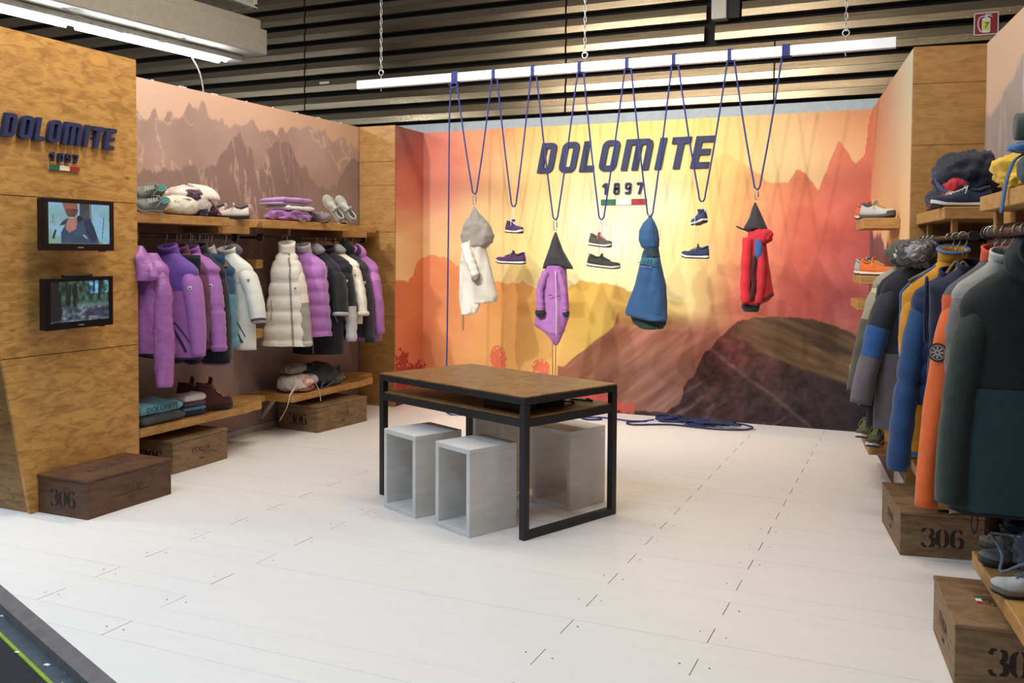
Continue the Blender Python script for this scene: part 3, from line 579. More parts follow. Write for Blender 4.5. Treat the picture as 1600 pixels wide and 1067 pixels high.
# ------------------------------------------------------------------ display table and box stools
TA = math.atan2(5.413 - 4.678, -1.686 + 1.987)          # direction of the short side
Tt = RZ((-1.987, 4.678, 0), TA)                          # local x along the short side (0..0.795), local +y along the long side (0..1.36)
t = thing('display_table', 'long wooden display table with black steel frame and lower shelf', 'table', Tt.translation, TA)
W, Ln, q = 0.795, 1.36, 0.042
for x in (0, W - q):
    for y in (0, Ln - q): MB().box((x, y, 0), (x + q, y + q, 0.756), 0.002).build('leg', BLACKM, t)
for y in (0, Ln - q):
    MB().box((q, y, 0), (W - q, y + q, q), 0.002).build('floor_bar', BLACKM, t)
for z0, z1 in ((0.756, 0.794), (0.63, 0.672)):
    e = 0 if z0 > .7 else q
    for y in (0, Ln - q): MB().box((e, y, z0), (W - e, y + q, z1), 0.002).build('cross_rail', BLACKM, t)
    for x in (0, W - q): MB().box((x, q, z0), (x + q, Ln - q, z1), 0.002).build('long_rail', BLACKM, t)
MB().box((0.001, 0.001, 0.794), (W - .001, Ln - .001, 0.803), 0.002).build('table_top', TABLEW, t)
MB().box((0.012, 0.012, 0.672), (W - .012, Ln - .012, 0.684), 0.002).build('lower_shelf', TABLEW, t)
b = thing('power_box', 'black power supply box lying on the table lower shelf', 'power supply', tuple(Tt @ Vector((0.30, 0.16, 0.684))), TA)
MB().box((0, 0, 0), (0.2, 0.26, 0.055), 0.006).build('case', BLACKP, b); MB().box((-.16, .02, 0), (-0.02, .34, 0.04), 0.005).build('socket_bar', mat('grey_plastic', (58, 58, 60), rough=.5), b)
m = MB(); m.tube(spline([(.2, .05, .02), (.3, .02, .006), (.36, .1, .006), (.42, -.02, .006), (.46, .06, .006)], 8), .005, 6); m.build('cable', BLACKP, b, True)
STOOLW = mat('whitewashed_stool_wood', (214, 212, 208), rough=0.6, var=0.06, scale=4, stretch=(1, 1, 4), bump=0.06)
def stool(label, c, w, d, ang, h=0.497):
    t = thing('box_stool', label, 'stool', (c[0], c[1], 0), ang, 'white box stools under the table'); k = 0.03
    # local: x along the open front, y backwards
    MB().box((0, 0, 0), (k, d, h - k), 0.002).build('side_board', STOOLW, t); MB().box((w - k, 0, 0), (w, d, h - k), 0.002).build('side_board', STOOLW, t)
    MB().box((0, 0, h - k), (w, d, h), 0.002).build('seat_board', STOOLW, t); MB().box((k, 0, 0), (w - k, d, k), 0.002).build('bottom_board', STOOLW, t)
    MB().box((k, d - .022, h - k - .07), (w - k, d - .004, h - k), 0.002).build('back_rail', STOOLW, t)
    MB().box((k, d - .022, k), (w - k, d - .004, k + .05), 0.002).build('back_rail', STOOLW, t)
    m = MB()
    for x in (.015, w - .015):
        for y in (.05, d - .05): m.tube([(x, y, h - .0005), (x, y, h + .0006)], .004, 6)
    m.build('screw_plugs', mat('stool_plug', (190, 186, 180)), t); return t
a1 = math.atan2(4.599 - 4.738, -2.286 + 2.578)
stool('white box stool in front of the table, nearest to its front leg', (-2.578, 4.738), 0.323, 0.35, a1)
stool('white box stool by the left leg of the table', (-3.055, 4.944), 0.341, 0.35, a1)
stool('white box stool behind the right end of the table', (-2.261, 5.455), 0.325, 0.335, math.atan2(5.338 - 5.455, -1.958 + 2.261))
stool('white box stool behind the middle of the table, mostly hidden', (-2.80, 5.68), 0.33, 0.34, a1)

# ------------------------------------------------------------------ shelves
def shelf_unit(label, T, y0, y1, d, z0, z1, block=None, ledger=None, bracket=False, pegs=(), sgn=1, group='timber display shelves'):
    """local: wall at x=0, shelf reaching to +x; y along the wall"""
    t = thing('wall_shelf', label, 'shelf', tuple(T @ Vector((0, y0, z0))), T.to_euler().z, group)
    o = lambda lo, hi, nm, bv=.004: MB().box((lo[0], lo[1] - y0, lo[2] - z0), (hi[0], hi[1] - y0, hi[2] - z0), bv).build(nm, SHELFW, t)
    lo, hi = (0, d) if sgn > 0 else (-d, 0)
    o((lo, y0, z0), (hi, y1, z1), 'shelf_board')
    if block: bd, ya, yb, za = block; o((0 if sgn > 0 else -bd, ya, za), (bd if sgn > 0 else 0, yb, z1 - .006), 'support_block')
    if ledger: ld, ya, yb, za = ledger; o((0 if sgn > 0 else -ld, ya, za), (ld if sgn > 0 else 0, yb, z1 - .008), 'ledger_board')
    for py, pd, pl in pegs:
        x0 = d - pd - .03 if sgn > 0 else -d + pd
        o((x0, py, z0 - pl), (x0 + .03, py + .04, z0 + .001), 'hanging_block', .003)
    if bracket:
        m = MB(); m.box((0.0, .12, -.19), (.03, .15, 0)); m.add([(0.02, .12, -.19), (0.045, .12, -.19), (.2, .12, 0), (.17, .12, 0), (0.02, .15, -.19), (0.045, .15, -.19), (.2, .15, 0), (.17, .15, 0)], [(0, 1, 2, 3), (7, 6, 5, 4), (0, 4, 5, 1), (1, 5, 6, 2), (3, 2, 6, 7), (0, 3, 7, 4)])
        m.build('bracket', mat('grey_bracket', (186, 176, 166), rough=.5), t)
    return t
TL = Matrix.Translation((-5.379, 0, 0))
shelf_unit('upper left timber shelf holding the white puffer and sneakers', TL, 4.79, 5.74, 0.43, 1.79, 1.856, (0.36, 5.69, 6.06, 1.735), (0.18, 6.06, 6.40, 1.79))
shelf_unit('upper left timber shelf holding the folded lilac clothes', TL, 6.13, 7.44, 0.43, 1.79, 1.856, (0.36, 7.38, 7.80, 1.735), (0.25, 7.80, 8.15, 1.79), pegs=((6.70, .18, .07),))
shelf_unit('low left timber shelf with folded shirts and red boots', TL, 4.77, 5.93, 0.475, 0.305, 0.362, (0.40, 5.9, 6.15, .29), (0.22, 6.15, 6.42, .30))
shelf_unit('low left timber shelf with the white printed bag and grey jackets', TL, 6.46, 7.62, 0.475, 0.300, 0.358, (0.40, 7.58, 7.85, .285), (0.22, 7.85, 8.12, .30), bracket=True)
RMi = RM
shelf_unit('upper right timber shelf under the navy jacket and sneaker', RMi, -1.0, -0.01, 0.38, 1.785, 1.85, pegs=((-0.93, .05, .075), (-0.12, .05, .075)), sgn=-1)
shelf_unit('upper right timber shelf under the yellow fabric and backpack', RMi, -2.95, -1.87, 0.38, 1.785, 1.85, (0.26, -1.95, -1.55, 1.735), pegs=((-1.94, .05, .075),), sgn=-1)
shelf_unit('low right timber shelf behind the far 306 crate', RMi, -0.97, -0.01, 0.38, 0.25, 0.315, sgn=-1)
shelf_unit('low right timber shelf with shoes and climbing gear, nearest', RMi, -2.95, -1.88, 0.38, 0.25, 0.315, sgn=-1)
TA2 = RM @ Matrix.Translation((-0.414, 0, 0))
for lab, y0, y1, d, z0, z1 in [('small shelf by the back corner with grey and orange shoes, upper', .48, 1.05, .235, 1.776, 1.848), ('small shelf by the back corner with orange shoes in front, lower', .42, 1.05, .25, 1.395, 1.452),
        ('bare shelf end by the back corner below the orange shoes', .50, 1.1, .26, 1.215, 1.275), ('bare shelf end low beside the dark mural rock', .50, 1.1, .26, .700, .775), ('lowest corner shelf with olive shoes on it', .30, 1.0, .19, .262, .334)]:
    shelf_unit(lab, TA2, y0, y1, d, z0, z1, sgn=-1)
# little wall blocks on the left mural beside the racks
for lab, y, z in [('small timber block beside the white jacket shoulder', 6.27, 1.45), ('small timber block beside the white jacket hem', 6.27, .86)]:
    t = thing('wall_block', lab, 'block', (-5.379, y, z), 0, 'small timber wall blocks'); MB().box((0, 0, 0), (.25, .09, .075), .003).build('block', SHELFW, t); MB().box((0, .02, -.02), (.02, .07, .0), .002).build('cleat', SHELFW, t)
for lab, z in [('small timber block on the pillar at shoulder height', 1.42), ('small timber block on the pillar at waist height', .86)]:
    t = thing('wall_block', lab, 'block', (-5.379, 7.95, z), 0, 'small timber wall blocks'); MB().box((0, 0, 0), (.28, .14, .07), .003).build('block', SHELFW, t); MB().box((0, .02, -.02), (.02, .07, .0), .002).build('cleat', SHELFW, t)

# ------------------------------------------------------------------ clothes rails
def rail(label, T, x, y0, y1, z, r, wall, fk=2.2):
    t = thing('clothes_rail', label, 'rail', T.translation, T.to_euler().z, 'dark pipe clothes rails')
    m = MB(); m.tube([(x, y0, z), (x, y1, z)], r, 14); m.build('pipe', PIPE, t, True)
    for y in (y0, y1): m = MB(); m.tube([(x, y - .012, z), (x, y + .012, z)], r * fk, 16); m.build('flange', BLACKM, t)
    for y in (y0 + .06, y1 - .06):
        m = MB(); m.tube([(x, y, z), (wall, y, z)], r * .8, 10); m.tube([(wall - .01 if wall < x else wall + .01, y, z), (wall, y, z)], r * 2.2, 14); m.build('wall_arm', PIPE, t, True)
    return t
RXL = -5.06
rail('dark pipe rail with purple and white jackets on the left', Matrix.Identity(4), RXL, 4.80, 5.93, 1.706, 0.015, -5.379)
rail('dark pipe rail with the white puffer vest on the left', Matrix.Identity(4), RXL, 6.24, 7.80, 1.712, 0.015, -5.379)
rail('dark pipe rail with grey and yellow jackets on the right', RM, -0.34, -1.55, -0.03, 1.69, 0.016, -0.002, 1.5)
rail('thick pipe rail with the dark green jacket on the right', RM, -0.30, -3.0, -1.66, 1.70, 0.024, -0.002, 1.35)

# ------------------------------------------------------------------ wall screens
def inside(U, V, poly):
    m = np.zeros(U.shape, bool); n = len(poly)
    for i in range(n):
        x1, y1 = poly[i]; x2, y2 = poly[(i + 1) % n]
        c = ((y1 > V) != (y2 > V)); m ^= c & (U < (x2 - x1) * (V - y1) / ((y2 - y1) if y2 != y1 else 1e-9) + x1)
    return m
def pic_man(U, V):
    V = 1 - V
    c = np.zeros(U.shape + (3,)) + np.array([150, 200, 232.0]); n = vnoise(U * 1.6, V, 4, 7, 4)
    g = np.clip((n - .42) * 5, 0, 1)[..., None] * np.clip(.3 + V, 0, 1)[..., None]; c = c * (1 - g * .6) + np.array([128, 165, 120.0]) * g * .6
    def P(poly, col, jit=8):
        nonlocal c
        m = inside(U, V, poly)[..., None]; c = np.where(m, np.array(col, float) + (n[..., None] - .5) * jit * 4, c)
    P([(.50, 0), (.69, 0), (.69, .45), (.50, .4)], (72, 78, 88)); P([(.665, 0), (.68, 0), (.68, .34), (.67, .34)], (190, 190, 110)); P([(.90, .3), (.913, .3), (.88, .86), (.87, .86)], (70, 78, 70)); P([(.07, .3), (.085, .3), (.075, .5), (.065, .5)], (90, 110, 90))
    P([(.055, .86), (.1, .66), (.13, .66), (.09, .9)], (50, 60, 50))
    P([(.195, 1), (.2, .72), (.26, .55), (.31, .42), (.48, .32), (.57, .36), (.66, .38), (.72, .52), (.77, .72), (.83, 1)], (56, 80, 108), 10)
    P([(.56, .38), (.68, .38), (.74, .58), (.8, .9), (.72, .98), (.6, .7)], (38, 58, 92), 10)
    P([(.17, .56), (.22, .46), (.31, .36), (.31, .47), (.26, .53)], (40, 52, 88)); P([(.46, .28), (.57, .36), (.47, .5)], (34, 40, 40))
    P([(.22, 0), (.46, 0), (.475, .16), (.46, .26), (.42, .34), (.31, .34), (.26, .2)], (160, 104, 92)); P([(.28, .12), (.46, .14), (.47, .2), (.45, .27), (.42, .34), (.31, .34), (.28, .25)], (112, 72, 62)); P([(.39, .16), (.46, .16), (.46, .19), (.4, .19)], (88, 48, 48))
    P([(.27, .62), (.29, .46), (.33, .35), (.37, .40), (.42, .34), (.45, .36), (.45, .52), (.44, .62), (.33, .74)], (186, 124, 114)); P([(.56, .76), (.63, .86), (.61, .87), (.55, .79)], (190, 205, 235))
    return np.clip(c, 0, 255)
def pic_forest(U, V):
    V = 1 - V; n = vnoise(U * 9, V * 2.2, 2.2, 17, 4); n2 = vnoise(U * 1.5, V, 12, 18, 3)
    c = np.array([44, 74, 62.0]) + (n[..., None] - .5) * np.array([120, 170, 140]) + (n2[..., None] - .5) * 70
    bl = (np.exp(-((U - .7) / .05) ** 2) + np.exp(-((U - .78) / .04) ** 2) + np.exp(-((U - .95) / .05) ** 2)) * (V < .32); c = c + np.clip(bl * (n2 - .2) * 2.4, 0, 1)[..., None] * np.array([70, 110, 170])
    gr = np.clip((V - .58) / .08, 0, 1)[..., None]; c = c * (1 - gr) + (np.array([96, 106, 118.0]) + (n2[..., None] - .5) * np.array([190, 190, 210])) * gr
    gg = (np.exp(-((V - .6) / .06) ** 2) * (U > .45))[..., None]; c = c * (1 - gg * .6) + np.array([130, 165, 160.0]) * gg * .6
    rd = inside(U, V, [(.5, .86), (.62, .72), (.9, .68), (1, .7), (1, .95), (.7, .9)])[..., None]; c = np.where(rd, c * .4 + np.array([24, 22, 40.0]), c)
    def P(poly, col):
        nonlocal c
        c = np.where(inside(U, V, poly)[..., None], np.array(col, float) + (n2[..., None] - .5) * 20, c)
    P([(0, .2), (.02, 0), (.14, 0), (.14, .3), (.17, .55), (.2, .72), (.16, .95), (.0, .98)], (22, 22, 26)); P([(.25, 0), (.28, 0), (.29, .6), (.25, .6)], (26, 32, 32)); P([(.82, 0), (.86, 0), (.86, .5), (.80, .5)], (34, 36, 48)); P([(.72, 0), (.75, 0), (.745, .4), (.73, .4)], (30, 34, 44))
    P([(.38, .05), (.42, .03), (.44, .12), (.45, .2), (.45, .36), (.42, .42), (.41, .64), (.38, .64), (.38, .42), (.35, .24), (.37, .16)], (20, 24, 30)); P([(.26, .3), (.3, .28), (.31, .46), (.28, .62), (.26, .5)], (24, 28, 34))
    return np.clip(c, 0, 255)
def tv(label, loc, rot, pic, w=0.515, h=0.312, sensor=False):
    t = thing('wall_screen', label, 'television', loc, 0, 'wall screens', rot)      # local: faces -y, x across, z up, origin bottom centre
    fr = 0.034; d = 0.055
    MB().box((-w / 2, 0.0, 0), (w / 2, d, h), 0.006).build('back_case', BLACKP, t)
    MB().box((-.1, d, h * .3), (.1, .145, h * .7), .004).build('wall_mount', BLACKM, t)
    f = mat('glossy_black_bezel', (18, 18, 20), rough=0.22, var=.04)
    for lo, hi in [((-w / 2, -.006, h - fr * .7), (w / 2, .001, h)), ((-w / 2, -.006, 0), (w / 2, .001, fr * 1.25)), ((-w / 2, -.006, fr * 1.25), (-w / 2 + fr, .001, h - fr * .7)), ((w / 2 - fr, -.006, fr * 1.25), (w / 2, .001, h - fr * .7))]:
        MB().box(lo, hi, .0015).build('bezel', f, t)
    o = printed('picture', (-w / 2 + fr, -.002), (w / 2 - fr, -.002), fr * 1.25, h - fr * .7, 150, 90, lambda U, V: pic(U, (V - fr * 1.25) / (h - fr * 1.95)), 0, 1, SCREEN, t)
    MB().box((-.02, -.0075, fr * .45), (.02, -.006, fr * .7)).build('maker_badge', STEEL, t)
    MB().box((w * .3, .0, -.006), (w * .38, .02, 0)).build('sensor_tab', BLACKP, t)
    if sensor: MB().box((-.12, .0, h), (.1, .03, h + .018), .004).build('media_box', BLACKP, t)
    return t
SCREEN = paint_mat('lit_screen_picture', 0.3, emit=0.85)
tv('upper wall screen showing a man in a blue jacket', (-4.745, 4.148, 1.594), (0, 0, math.pi / 2), pic_man, 0.52, 0.312)
tv('lower wall screen showing a dark forest path', (-4.755, 4.155, 1.118), (0.02, -0.012, math.pi / 2 + 0.03), pic_forest, 0.512, 0.312, True)

# ------------------------------------------------------------------ display bar, chains and rope
YB = 8.0
ALU = mat('white_aluminium_bar', (226, 228, 232), rough=0.35, metal=0.25, var=0.04, scale=6)
t = thing('display_bar', 'long white aluminium bar hanging from chains above the mural', 'bar', (0, 0, 0))
MB().box((-5.25, YB - .03, 3.235), (-0.222, YB + .03, 3.318), .002).build('beam', ALU, t)
m = MB()
for x in (-4.98, -2.83, -0.60): m.tube([(x, YB, 3.20), (x, YB, 3.36)], .005, 6)
m.build('bolts', STEEL, t)
def chain(label, x):
    t = thing('hanging_chain', label, 'chain', (x, YB, 3.36), 0, 'steel chains holding the bar')
    m = MB(); m.tube([(.026 * math.cos(a), 0, .026 + .026 * math.sin(a)) for a in np.linspace(0, 6.283, 15)[:-1]], .006, 6, closed=True); m.build('eye_ring', STEEL, t, True)
    m = MB(); z = .045; k = 0
    while z < 1.9:
        P = []
        for a in np.linspace(0, 6.283, 13)[:-1]:
            h = .011 * math.cos(a); v = .021 * math.sin(a) + (0.008 if math.sin(a) > 0 else -.008)
            P.append((h if k % 2 == 0 else 0, 0 if k % 2 == 0 else h, z + .026 + v))
        m.tube(P, .0038, 5, closed=True); z += .046; k += 1
    m.build('links', STEEL, t, True)
    return t
chain('steel chain holding the left end of the bar', -4.98); chain('steel chain holding the middle of the bar', -2.83); chain('steel chain holding the right end of the bar', -0.60)
ROPE = mat('blue_climbing_rope', (58, 66, 132), rough=0.7, var=0.25, scale=160)
TOPS = [-4.15, -3.722, -3.323, -2.865, -2.42, -1.999, -1.52, -1.073]
BOTS = [(-3.932, 2.156), (-3.522, 2.028), (-3.102, 1.904), (-2.656, 1.9), (-2.206, 1.924), (-1.748, 2.046), (-1.284, 2.141)]
t = thing('climbing_rope', 'long blue climbing rope looped in zigzags over the white bar', 'rope', (0, 0, 0))
YR = YB - .036
for i, (bx, bz) in enumerate(BOTS):
    x0 = TOPS[i] + 0.035; x1 = TOPS[i + 1] - 0.02; g = 0.028
    L = [(x0 + (bx - g - x0) * s, YR + .03 * s, 3.235 + (bz + .06 - 3.235) * s - .04 * math.sin(math.pi * s)) for s in np.linspace(0, 1, 12)]
    Rr = [(bx + g + (x1 - bx - g) * s, YR + .03 * (1 - s), bz + .06 + (3.235 - bz - .06) * s - .04 * math.sin(math.pi * s)) for s in np.linspace(0, 1, 12)]
    B = [(bx - g * math.cos(a), YR + .03, bz + .06 - .06 * math.sin(a)) for a in np.linspace(0, math.pi, 9)[1:-1]]
    m = MB(); m.tube(L + B + Rr, .0078, 7); m.build('hanging_loop', ROPE, t, True)
for i, x in enumerate(TOPS):
    m = MB(); n = 4 if i in (0, 7) else 2
    for k in range(n):
        xx = x - .015 + .016 * k
        P = [(xx, YB - .036, 3.236), (xx, YB - .037, 3.30), (xx, YB - .028, 3.325), (xx + .004, YB, 3.327), (xx + .006, YB + .03, 3.325), (xx + .008, YB + .037, 3.29), (xx + .01, YB + .037, 3.236), (xx + .012, YB, 3.226)]
        m.tube(P, .0085, 6, closed=True)
    if i == 0: m.tube(spline([(x - .04, YR - .01, 3.2), (x + .02, YR - .02, 3.22), (x + .05, YR, 3.19), (x - .01, YR - .02, 3.17), (x - .03, YR, 3.21)], 5), .009, 6)
    m.build('bar_wrap', ROPE, t, True)
m = MB(); m.tube(spline([(-4.165, YR, 3.236), (-4.19, YR, 2.9), (-4.196, YR, 2.0), (-4.205, YR, 1.0), (-4.21, YR, .2), (-4.19, YR + .04, .012), (-3.8, 8.15, .010), (-3.2, 8.35, .010), (-2.9, 8.47, .010), (-2.76, 8.50, .010), (-2.45, 8.44, .012), (-2.3, 8.55, .02)], 8), .0078, 7); m.build('trailing_end', ROPE, t, True)
rr = random.Random(11); DROPE = mat('navy_rope_coil', (38, 46, 88), rough=0.75, var=0.25, scale=160)
m = MB(); P = []
for k in range(26):
    a = k * 2.1 + rr.uniform(-.3, .3); rad = rr.uniform(.06, .20); P.append((-2.17 + rad * 1.0 * math.cos(a), 8.63 + rad * .55 * math.sin(a), .012 + .07 * (1 - rad / .2) * rr.random() + .03 * rr.random()))
m.tube(spline(P, 6), .0085, 6)
P = [(-2.3, 8.60, .02)]
for k in range(20):
    P.append((-1.78 + rr.uniform(-.28, .3), 8.50 + rr.uniform(-.06, .09), .012 + .045 * rr.random()))
m.tube(spline(P, 6), .0085, 6)
m.tube(spline([(-2.35, 8.5, .012), (-2.5, 8.36, .012), (-2.42, 8.26, .012), (-2.2, 8.38, .012), (-2.05, 8.42, .012), (-1.7, 8.38, .012), (-1.45, 8.45, .012), (-1.38, 8.55, .02), (-1.5, 8.62, .03), (-1.75, 8.6, .03)], 8), .0085, 6)
m.tube(spline([(-3.02, 8.45, .012), (-2.9, 8.33, .012), (-2.78, 8.40, .012), (-2.83, 8.5, .012)], 8), .0085, 6)
m.build('floor_coil', DROPE, t, True)

# ------------------------------------------------------------------ hall fittings: fluorescent batten on a tray, duct, fire sign
t = thing('fluorescent_light', 'double fluorescent light batten under a beige cable tray, top left', 'ceiling light', (-7.58, 0, 3.6), -0.11)
TRAY = mat('beige_tray_metal', (176, 168, 152), rough=0.55, var=0.05)
T0 = 3.6
MB().box((0.02, 2.2, .06), (0.34, 8.05, .32), .006).build('tray', TRAY, t)
MB().box((-.02, 2.2, .30), (0.30, 8.0, .42), .006).build('upper_tray', TRAY, t)
MB().box((-.10, 2.2, .0), (0.10, 7.95, .055), .006).build('batten', mat('batten_white', (215, 214, 205), rough=.4), t)
TUBE = bpy.data.materials.new('lit_fluorescent_tube'); TUBE.use_nodes = True; _b = TUBE.node_tree.nodes['Principled BSDF']; _b.inputs['Emission Color'].default_value = (0.9, 0.96, 1, 1); _b.inputs['Emission Strength'].default_value = 60
for x in (-.055, .055):
    for y0, y1 in ((2.3, 6.0), (6.1, 7.75)):
        m = MB(); m.tube([(x, y0, -.018), (x, y1, -.018)], .018, 10); m.build('tube', TUBE, t, True)
m = MB(); m.tube(spline([(.2, 5.8, .06), (.22, 6.2, -.02), (.22, 6.7, -.05), (.2, 7.1, .06)], 8), .006, 5); m.tube(spline([(.0, 7.3, 0), (-.05, 7.5, -.2), (-.1, 7.6, -.5), (-.12, 7.62, -.72)], 6), .008, 5); m.build('loose_cable', mat('grey_cable', (170, 168, 160)), t, True)
t = thing('air_duct', 'beige box duct at the top left of the hall', 'duct', (-6.86, 7.6, 4.16), 0.0)
MB().box((-.5, -1.4, 0), (.40, .3, .8), .004).build('duct_body', mat('duct_beige', (190, 180, 160), rough=.5), t)
m = MB(); m.box((-.51, -1.41, -.02), (.41, -1.37, .02)); m.box((-.51, .27, -.02), (.41, .31, .02)); m.box((.38, -1.4, -.02), (.42, .31, .02)); m.box((.38, .27, 0), (.42, .31, .8)); m.build('duct_flange', mat('pale_flange', (205, 205, 200)), t)
t = thing('fire_extinguisher_sign', 'red fire extinguisher sign numbered seven on the metal hall wall', 'sign', (0.492, 9.585, 3.717), 0)
hs = .102
MB().prism(rrect(-hs, -hs, hs, hs, .016), .0, .006).build('white_plate', WHITEP, t)
MB().prism(rrect(-hs + .009, -hs + .009, hs - .009, hs - .009, .008), -.0015, .0005).build('red_field', mat('sign_red', (150, 26, 38), rough=.4, var=.03), t)
m = MB(); m.prism(rrect(-.034, -.082, .034, .052, .014), -.003, -.001); m.prism([(-.012, .05), (.012, .05), (.014, .075), (-.014, .075)], -.003, -.001); m.prism([(-.006, .072), (.045, .078), (.046, .084), (-.008, .084)], -.003, -.001); m.prism([(.012, .072), (.05, .055), (.052, .062), (.016, .078)], -.003, -.001)
ribbon(m, [(-.012, .07), (-.05, .06), (-.066, .02), (-.062, -.03), (-.04, -.075)], [.008, .009], -.003, -.001, 6); m.build('extinguisher_symbol', WHITEP, t)
MB().prism([(-.028, -.06), (.028, -.06), (.028, .024), (-.028, .024)], -.0042, -.003).build('yellow_tag', mat('tag_yellow', (226, 220, 96), var=.03), t)
text_obj('7', .075, .0006, 'number', BLACKP, t, Matrix.Translation((0, -.0048, -.019)) @ UP, 0.1)
m = MB()
for x, z in ((-.15, .07), (-.16, -.12), (.19, .1)): m.tube([(x, .008, z), (x, .0, z)], .006, 6)
m.build('rivets', STEEL, t)
# ------------------------------------------------------------------ garments on hangers
def panel(t, name, rows, col, seed, depth=.07, amp=.016, shiny=False, n=36, y=0.0, caps=True, steps=5, arch=0.0):
    """rows: (z, xleft, xright) in metres; lofted cloth with folds hanging in front of the wall"""
    mb = MB(); R = []; Z = []
    for (z0, a0, b0), (z1, a1, b1) in zip(rows[:-1], rows[1:]):
        for k in range(steps): f = k / steps; Z.append((z0 + (z1 - z0) * f, a0 + (a1 - a0) * f, b0 + (b1 - b0) * f))
    Z.append(rows[-1]); ztop = rows[0][0]; zl = rows[0][0] - rows[-1][0]
    for z, a, b in Z:
        c = (a + b) / 2; w = (b - a) / 2; row = []; d = min(depth, w * .9); g = min(1, (ztop - z) / .12 + .15)
        for j in range(n):
            th = 2 * math.pi * j / n; x = w * math.copysign(abs(math.cos(th)) ** .85, math.cos(th)); q = amp * g * (wr(x * 3.6, 0, z * .6, seed) + .7 * wr(x * 6, 0, z * 1.4, seed + 2)); row.append((c + x, y + d * math.sin(th) + q * (1 if math.sin(th) < .3 else .4), z + arch * (1 - abs(x / w) ** 1.5) * max(0, ((ztop - z) / zl - .5) * 2)))
        R.append(row)
    mb.rings(R, caps, caps); return mb.build(name, fab(col, shiny=shiny) if isinstance(col, tuple) else col, t, True)
WOODH = mat('hanger_wood', (120, 84, 50), rough=0.45, var=0.12, scale=30)
BLK = (26, 27, 32)
def shield(mb, M, w=.026, h=.03):
    P = [(-w / 2, h / 2), (w / 2, h / 2), (w / 2, -h * .1), (0, -h / 2), (-w / 2, -h * .1)]
    mb.add([tuple(M @ Vector((p[0], -.0025, p[1]))) for p in P] + [tuple(M @ Vector((p[0], .002, p[1]))) for p in P], [(0, 1, 2, 3, 4)] + [(i, i + 5, (i + 1) % 5 + 5, (i + 1) % 5) for i in range(5)])
def blob(t, part, c, size, col, seed, a=.2, shiny=False, freq=1.0, pw=.7):
    mb = MB(); R = []; N = 34; n = 60; sx, sy, sz = size
    for i in range(N + 1):
        ph = math.pi * i / N - math.pi / 2; row = []
        for j in range(n):
            th = 2 * math.pi * j / n; x = math.cos(ph) * math.cos(th); y = math.cos(ph) * math.sin(th); z = math.sin(ph)
            z = math.copysign(abs(z) ** pw, z); q = 1 + a * (wr(x * .22, y * .22, z * .22, seed, freq * 1.2) + 1.5 * (.45 - abs(wr(x * .3, y * .3, z * .3, seed + 1, freq * 2.0)) ** .6) + .7 * (.45 - abs(wr(x * .3, y * .3, z * .3, seed + 2, freq * 4.6)) ** .6))
            row.append((c[0] + sx / 2 * x * q, c[1] + sy / 2 * y * q, max(c[2], c[2] + sz / 2 + sz / 2 * z * q)))
        R.append(row)
    mb.rings(R, True, True); return mb.build(part, fab(col, shiny=shiny) if isinstance(col, tuple) else col, t, True)
